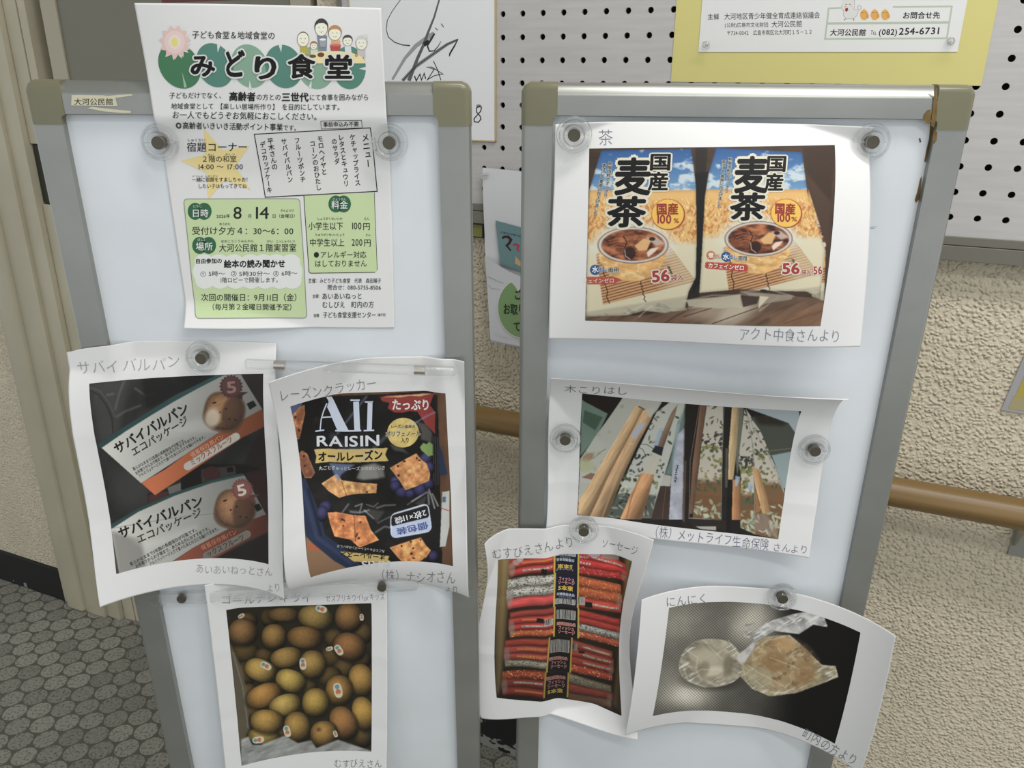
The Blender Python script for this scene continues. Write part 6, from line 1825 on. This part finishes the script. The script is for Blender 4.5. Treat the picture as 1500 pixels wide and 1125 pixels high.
c = MB(Loc()).plate(out, -3.2, 3.4, 2.6, 4)
smooth_by_angle(c.build('clear_bar', M_CLEAR, parent=bar), 30)
for q in ((265, 872), (559, 857)):
    t = (BL.pt(np.array([*BL.uv([q], 7)[0], 7.0])) - mid) @ d
    c = MB(Loc()).lathe([(0.01, 2.2), (4.9, 2.2), (5.2, 1.9), (5.2, -2.6), (0.01, -2.6)], t, -.6, 0, 28)
    smooth_by_angle(c.build('metal_disc', M_DISC, parent=bar), 40)


class Flat(Page):
    """a flat sheet on a plane at a given distance from it"""
    def __init__(s, plane, off, obj):
        Page.__init__(s, None, plane)
        s.off, s.obj, s.w = off, obj, 0


# name sticker on the left board's top rail
SN = 7.9
sq = BL.uv([(105, 139.2), (110.5, 139), (150, 139.6), (168.5, 142), (171.5, 155.2), (104.2, 154.4)], SN)
c = MB(BL).plate(list(map(tuple, sq[::-1])), 7.5, SN, 0)
st = c.build('name_sticker', M_LABEL, parent=board_l)
sc_ = Zoom(60, 100, 7.5)
for q in ([(735, 305), (850, 292), (1000, 285), (1005, 300), (900, 315), (830, 325), (760, 318)], [(510, 440), (560, 425), (760, 448), (985, 470), (985, 490), (900, 492), (700, 475)]):
    p = BL.uv(sc_(*q), 7.8)
    MB(BL).plate(list(map(tuple, p[::-1])), 7.5, 7.8, 0).build('torn_sticker_scrap', M_LABEL, parent=st) if False else None
    o_ = MB(BL).plate(list(map(tuple, p[::-1])), 7.5, 7.8, 0).build('torn_sticker', M_LABEL, parent=board_l)
fp = Flat(BL, SN, board_l)
fp.text('大河公民館', sc_(362, 398), sc_(796, 398), 10.6, (40, 36, 32), .012, 1)
o_ = fp.flush('sticker_lettering', .03, .02, parent=board_l)
o_.parent = board_l
c2_ = Flat(BR, 0.0, board_r)
c2_.line([(1268, 333.4), (1284, 332.2)], .6, (70, 80, 160), 1); c2_.line([(1269, 335.4), (1281, 334.4)], .6, (70, 80, 160), 1)
o_ = c2_.flush('blue_pen_marks', .06, .02, parent=board_r)


# yellow poster with its white notice
def wall_sheet(name, px, off, material, label, cat, thick=.3):
    q = WALL.uv(px, off)
    c = MB(WALL).plate(list(map(tuple, q[::-1])), off - thick, off, 0)
    o = c.build(name, material, loc=W(WALL.pt(np.array([*q.mean(0), off]))))
    return tag(o, label, cat)


wp = lambda q, z: project(WALL.pt(np.array([[q, z, 0.0]])))[0]
yellow = wall_sheet('poster_backing', [wp(243, 400), wp(243, 5.5), wp(605, 3.0), wp(605, 400)], .9, M_YELLOW, 'large yellow poster sheet on the pegboard above the right board', 'poster')
notice = wall_sheet('contact_notice', [wp(274, 390), wp(276, 41.5), wp(574, 39.5), wp(574, 390)], 1.7, M_PAPER, 'white printed notice pinned onto the yellow poster sheet', 'notice')
N_, N2 = Zoom(960, 0, 2.7778), Zoom(1200, 0, 6.8182)
fp = Flat(WALL, 1.7, notice)
K0 = (44, 44, 46)
fp.text('主催', N_(212, 78), N_(260, 77), 9.4, K0, .01, 2); fp.text('大河地区青少年健全育成連絡協議会', N_(280, 78), N_(670, 72), 10.4, K0, .006, 2)
fp.text('(公財)広島市文化財団', N_(282, 110), N_(460, 108), 7.4, K0, .006, 2); fp.text('大河公民館', N_(472, 110), N_(598, 107), 10, K0, .006, 2)
fp.text('〒734-0042　広島市南区北大河町１５－１２', N_(290, 143), N_(640, 138), 8, K0, .006, 2)
LG = (172, 182, 160)
for q in ([(218, 78), (95, 84), (58, 390), (1275, 382), (1325, 64), (735, 70)],): fp.line(N2(*q), 2.5, LG, 0)
fp.line(N2((80, 234), (1300, 224)), 3.4, LG, 1)
fp.text('お問合せ先', N2(830, 182), N2(1206, 178), 10.6, (22, 22, 22), .022, 2, slant=.12); fp.text('大河公民館', N2(104, 352), N2(466, 352), 10.6, (22, 22, 22), .02, 2, slant=.12)
fp.text('T', N2(512, 345), N2(536, 345), 9, (22, 22, 22), .01, 2, slant=.12); fp.text('EL', N2(536, 345), N2(574, 345), 6, (22, 22, 22), .01, 2, slant=.12); fp.text('(082)', N2(590, 348), N2(780, 346), 11.6, (22, 22, 22), .02, 2, slant=.14); fp.text('254-6731', N2(792, 346), N2(1200, 340), 14, (22, 22, 22), .02, 2, slant=.14)
for x in (448, 554, 658):                                            # three round chicks and a hen
    a, b = N2(x, 148); fp.ell(a, b, 6.0, 7.6, (214, 158, 66), 2); a2, b2_ = N2(x + 32, 160); fp.ell(a2, b2_, 2.4, 3.6, (206, 144, 56), 3)
    fp.line(N2((x - 25, 130), (x - 16, 124), (x - 8, 130)), .5, (96, 64, 34), 4); fp.line(N2((x + 8, 130), (x + 16, 124), (x + 24, 130)), .5, (96, 64, 34), 4); fp.line(N2((x, 98), (x + 2, 84)), .8, (206, 144, 56), 2)
    fp.line(N2((x - 20, 200), (x - 22, 206)), .8, (206, 134, 60), 2); fp.line(N2((x + 18, 198), (x + 20, 204)), .8, (206, 134, 60), 2)
hen = [(232, -20), (350, -20), (356, 60), (345, 95), (390, 92), (380, 60), (398, 48), (412, 60), (424, 66), (420, 86), (392, 110), (372, 160), (340, 186), (270, 190), (242, 150), (246, 110), (226, 92), (224, 50)]
fp.poly(N2(*hen), (206, 206, 202), 3); fp.line(N2(*hen), .5, (150, 128, 124), 4)
fp.poly(N2((262, 82), (285, 78), (290, 100), (272, 120), (258, 105)), (140, 44, 52), 5); fp.poly(N2((250, 60), (275, 62), (262, 76)), (206, 160, 70), 5)
fp.line(N2((262, 44), (272, 40), (280, 46)), .7, (50, 46, 46), 5); fp.line(N2((298, 46), (306, 40), (315, 46)), .7, (50, 46, 46), 5); a, b = N2(322, 62); fp.ell(a, b, 2, 1.4, (222, 188, 184), 4)
for q in ([(262, 186), (254, 202)], [(254, 196), (246, 196)], [(336, 184), (350, 200)], [(350, 194), (342, 206)]): fp.line(N2(*q), .8, (160, 64, 64), 4)
fp.flush('printed_lettering', .02, .02)


def push_pin(px, n, label):
    q, z = WALL.uv([px], n)[0]
    root = empty('push_pin', W(WALL.pt(np.array([q, z, n]))))
    tag(root, label, 'push pin', 'clear push pins')
    c = MB(WALL).lathe([(0.01, 0.3), (4.6, .3), (4.9, 1.2), (4.4, 2.2), (2.6, 3.2), (2.3, 7.2), (3.2, 8.4), (4.3, 9.6), (4.3, 10.6), (3.6, 11.2), (0.01, 11.3)], q, z, n, 28)
    smooth_by_angle(c.build('clear_head', M_CLEAR, parent=root), 50)
    c = MB(WALL).lathe([(0.01, 8.5), (.55, 8.5), (.55, -4), (0.01, -6)], q, z, n, 10)
    c.build('steel_pin', M_STEEL, parent=root)


push_pin((1035, 66), 1.8, 'clear push pin at the lower left of the white notice')
push_pin((1392, 61), 1.8, 'clear push pin at the lower right of the white notice')

# autograph board in its clear sleeve
sg = empty('autograph_board', W(WALL.pt(np.array([-130.0, -79.0, 0.0]))))
tag(sg, 'white autograph board with pen signature and gilt edge on the pegboard', 'autograph board')
c = MB(WALL).box(-250, -11.5, -77, 195, .4, 2.6)
c.build('white_card', mat('card_face', (.80, .795, .81), .5), parent=sg)
c = MB(WALL)
for a in ((-252, -9.5, -79, -77, .3, 3.0), (-252, -250, -79, 197, .3, 3.0), (-11.5, -9.5, -79, 197, .3, 3.0), (-252, -9.5, 195, 197, .3, 3.0)): c.box(*a)
c.build('gilt_edge', mat('gilt_edging', (.55, .42, .20), .4, .3), parent=sg)
c = MB(WALL).box(-264, 8, -93, 210, 3.5, 3.65)
c.build('clear_sleeve', M_FILM, parent=sg)
fp = Flat(WALL, 2.6, sg)
Q_ = Zoom(540, 0, 4.3267)
INKB = (34, 32, 34)
fp.line(Q_((208, -10), (150, 70), (118, 130), (112, 190), (125, 235), (165, 268), (215, 285), (262, 289)), [1.0, 1.0, 1.1, 1.1, 1.2, 1.4, 1.5, 2.0], INKB, 2)
fp.line(Q_((450, -10), (415, 110), (375, 210), (350, 280), (310, 370), (255, 512)), [2.4, 2.8, 3.6, 4.2, 4.6, 5.4], (92, 90, 92), 2)
fp.line(Q_((415, 210), (370, 240), (300, 290), (230, 370), (150, 505)), [6.0, 6.5, 6.0, 4.6, 3.4], (150, 148, 150), 1)
fp.line(Q_((418, 212), (395, 250), (372, 290), (385, 325), (415, 322), (440, 295), (458, 262)), [2.6, 3.4, 2.4, 2.0, 1.6, 1.3, 1.0], (56, 54, 56), 3)
fp.line(Q_((215, 512), (300, 420), (420, 335), (500, 280), (565, 252)), [5.0, 5.4, 5.0, 4.4, 3.4], (128, 126, 128), 1); fp.line(Q_((215, 512), (300, 420), (420, 335), (500, 280), (565, 250), (545, 290), (515, 340), (512, 358)), [1.4, 1.2, 1.1, 1.2, 1.6, 2.2, 2.4, 1.2], INKB, 3)
fp.poly(Q_((345, 270), (378, 250), (385, 270), (355, 298)), INKB, 4)
fp.line(Q_((422, 176), (438, 192)), 1.2, INKB, 3); fp.line(Q_((460, 150), (476, 172)), 1.2, INKB, 3)
fp.line(Q_((290, 480), (302, 512), (325, 470), (335, 508), (352, 465), (362, 500)), 1.8, INKB, 3); fp.line(Q_((410, 385), (440, 450), (458, 508)), 1.3, INKB, 3); fp.line(Q_((370, 510), (415, 440), (368, 425), (400, 425), (472, 470), (420, 478), (372, 505)), 1.3, INKB, 3)
fp.line(Q_((716, 680), (700, 672), (684, 685), (684, 710), (706, 735), (712, 755), (696, 775), (670, 772), (668, 752), (690, 728), (710, 705), (716, 680)), 1.6, INKB, 3); fp.ell(*Q_(698, 672), 4, 2.4, (140, 138, 140), 2)
fp.flush('pen_signature', .02, .02)

# white leaflet pocket pinned under the pegboard, with a brochure in it
pk = empty('leaflet_pocket', W(WALL.pt(np.array([60.0, -390.0, 3.0]))))
tag(pk, 'white hanging leaflet pocket with a green round print, seen between the boards', 'leaflet pocket')
c = MB(WALL)
nq, nz = 14, 20


def pocket_pt(a, b, n):                                              # a across, b down
    z = -116 - b * 272
    l = -29 + (13 * max(0, (b - .45) / .55)) + 3 * math.sin(b * 3)
    return (l + a * 205, z - 8 * a, n)


V = []; F = []
for k, off in enumerate((0.0, -.5)):
    for j in range(nz + 1):
        for i in range(nq + 1):
            V.append(pocket_pt(i / nq, j / nz, 8.0 + off + 1.5 * math.sin(j * .5)))
for j in range(nz):
    for i in range(nq):
        q = j * (nq + 1) + i
        F.append((q, q + nq + 1, q + nq + 2, q + 1))
c.add(V, F)
c.build('back_sheet', M_VINYL, parent=pk, smooth=True)
c = MB(WALL); V = []; F = []
for j in range(13):
    for i in range(nq + 1):
        a, b = i / nq, .482 + .50 * j / 12
        q, z, n = pocket_pt(a, b, 0)
        dip = (math.sin(math.pi * min(1, a * 1.0)) * 26) * (1 - j / 12) ** 2
        V.append((q, z - dip, 10 + 16 * math.sin(math.pi * a) ** .7 * (1 - .55 * j / 12)))
for j in range(12):
    for i in range(nq):
        q = j * (nq + 1) + i
        F.append((q, q + nq + 1, q + nq + 2, q + 1))
c.add(V, F)
pf = c.build('pocket_front', M_VINYL, parent=pk, smooth=True)


class Bulge(Plane):
    """the bowed front of the pocket"""
    def __init__(s, base):
        s.b, s.O, s.en = base, base.O, base.en

    def pt(s, U):
        U = np.array(U, float)
        z, q = U[:, 1], U[:, 0]
        b = np.clip((-116 - z) / 272, 0, 1)
        l = -29 + 13 * np.maximum(0, (b - .45) / .55) + 3 * np.sin(b * 3)
        a = np.clip((q - l) / 205, 0, 1)
        b = np.clip((-116 - z - 8 * a) / 272, 0, 1)
        j = np.clip((b - .482) / .5, 0, 1)
        U[:, 2] += 10 + 16 * np.sin(np.pi * a) ** .7 * (1 - .55 * j)
        return s.b.pt(U)

    def uv(s, pts, n=0.0):
        p = s.b.uv(pts, n + 16)
        return p


fp = Flat(Bulge(WALL), 0.0, pk)
fp.fine = 5.0
P_ = Zoom(680, 300, 5.1136)
oval_ = [(P_(440 + 190 * math.cos(t), 775 + 222 * math.sin(t))) for t in np.linspace(0, 6.28, 48)[:-1]]
fp.poly(oval_, (120, 152, 96), 2)
fp.line(oval_, 1.2, (206, 208, 200), 3, True)
fp.text('ご自由に', P_(382, 700), P_(620, 690), 16, (46, 58, 40), .03, 5); fp.text('お取りくださ', P_(292, 812), P_(640, 812), 17, (46, 58, 40), .035, 5); fp.text('ていって', P_(372, 940), P_(600, 935), 16, (46, 58, 40), .035, 5)
fp.line(P_((165, 600), (200, 628), (270, 632)), .6, (150, 150, 152), 3); fp.line(P_((165, 540), (250, 570), (300, 585)), .9, (160, 160, 164), 3); fp.line(P_((215, 968), (320, 995), (440, 1015)), .8, (196, 196, 200), 3)
fp.flush('green_oval_print', .5, .1, parent=pk)
br = wall_sheet('brochure', [P_(234, 118), P_(432, 172), P_(500, 520), P_(272, 450)], 10.6, mat('teal_cover', (.135, .235, .25), .4), 'teal brochure with red lettering standing in the white leaflet pocket', 'brochure')
fp = Flat(WALL, 10.6, br)
fp.line(P_((284, 252), (300, 240), (330, 240), (350, 262), (336, 290), (318, 305), (350, 345)), [3.0, 3.6, 4, 4.2, 4, 3, 2], (58, 30, 32), 2)
fp.line(P_((366, 305), (385, 294), (406, 306), (398, 330), (410, 350)), [2.6, 3, 3.2, 2.8, 1.6], (170, 50, 62), 2); fp.text('広島市の子育て応援', P_(272, 212), P_(440, 246), 3.6, (44, 60, 66), .01, 2); fp.poly(P_((385, 385), (440, 445), (440, 470), (380, 440)), (190, 150, 96), 2)
fp.flush('cover_lettering', .05, .03)
push_pin((712, 257), 10.0, 'clear push pin at the top corner of the white leaflet pocket')

# things half hidden behind the boards
q = WALL.uv([(689, 326), (705.5, 326), (705.5, 347), (689, 349)], 2)
c = MB(WALL).box(q[:, 0].min() - 6, q[:, 0].max(), q[:, 1].min(), -200.5, -19.6, -6, 1.0)
tb_ = c.build('tape_box', M_DARK, loc=W(WALL.pt(np.array([q[:, 0].mean(), q[:, 1].min(), -10.0]))))
tag(tb_, 'small black and yellow box just below the pegboard edge, beside the leaflet pocket', 'box')
MB(WALL).box(q[:, 0].min() - 4, q[:, 0].max() - 3, q[:, 1].min() + 2, -204, -6, -5.6).build('yellow_face', mat('dull_yellow_print', (.26, .25, .05), .5), parent=tb_)

# tilted yellow sign in a clear holder, cut off by the right edge of the picture
sn = empty('wall_sign', W(WALL.pt(np.array([800.0, -393.0, -16.0]))))
tag(sn, 'yellow wall sign in a grey clear holder at the far right', 'sign')


class Tilt:
    def pt(s, U):
        U = np.asarray(U, float)
        a = math.radians(-8.0)
        x, y = U[..., 0:1], U[..., 1:2]
        return WALL.pt(np.concatenate([705.5 + x * math.cos(a) - y * math.sin(a), -393 + x * math.sin(a) * .25 + y * math.cos(a), U[..., 2:3] - 19.6], -1))


MB(Tilt()).box(0, 220, 0, 150, 0, 2.2, .4).build('holder_back', mat('grey_holder', (.36, .35, .36), .4), parent=sn)
MB(Tilt()).box(9, 214, 22, 146, 2.2, 2.7).build('yellow_card', mat('ochre_card', (.43, .34, .06), .6), parent=sn)
MB(Tilt()).box(7, 216, 4, 22, 2.2, 2.6).build('pale_strip', mat('pale_ochre', (.38, .33, .17), .5), parent=sn)

# red-edged notice on the door, only its foot visible above the flyer
rn = MB(WALL).box(-655, -383 - 60, 127.5, 330, -33.8, -33.2)
rn = rn.build('door_notice', mat('dark_red_print', (.13, .03, .03), .6), loc=W(WALL.pt(np.array([-550.0, 127.5, -33.5]))))
tag(rn, 'dark red notice on the grey door, its foot just above the flyer', 'notice')
MB(WALL).box(-640, -383 - 75, 132, 320, -33.2, -33.0).build('pale_centre', M_PAPER, parent=rn)
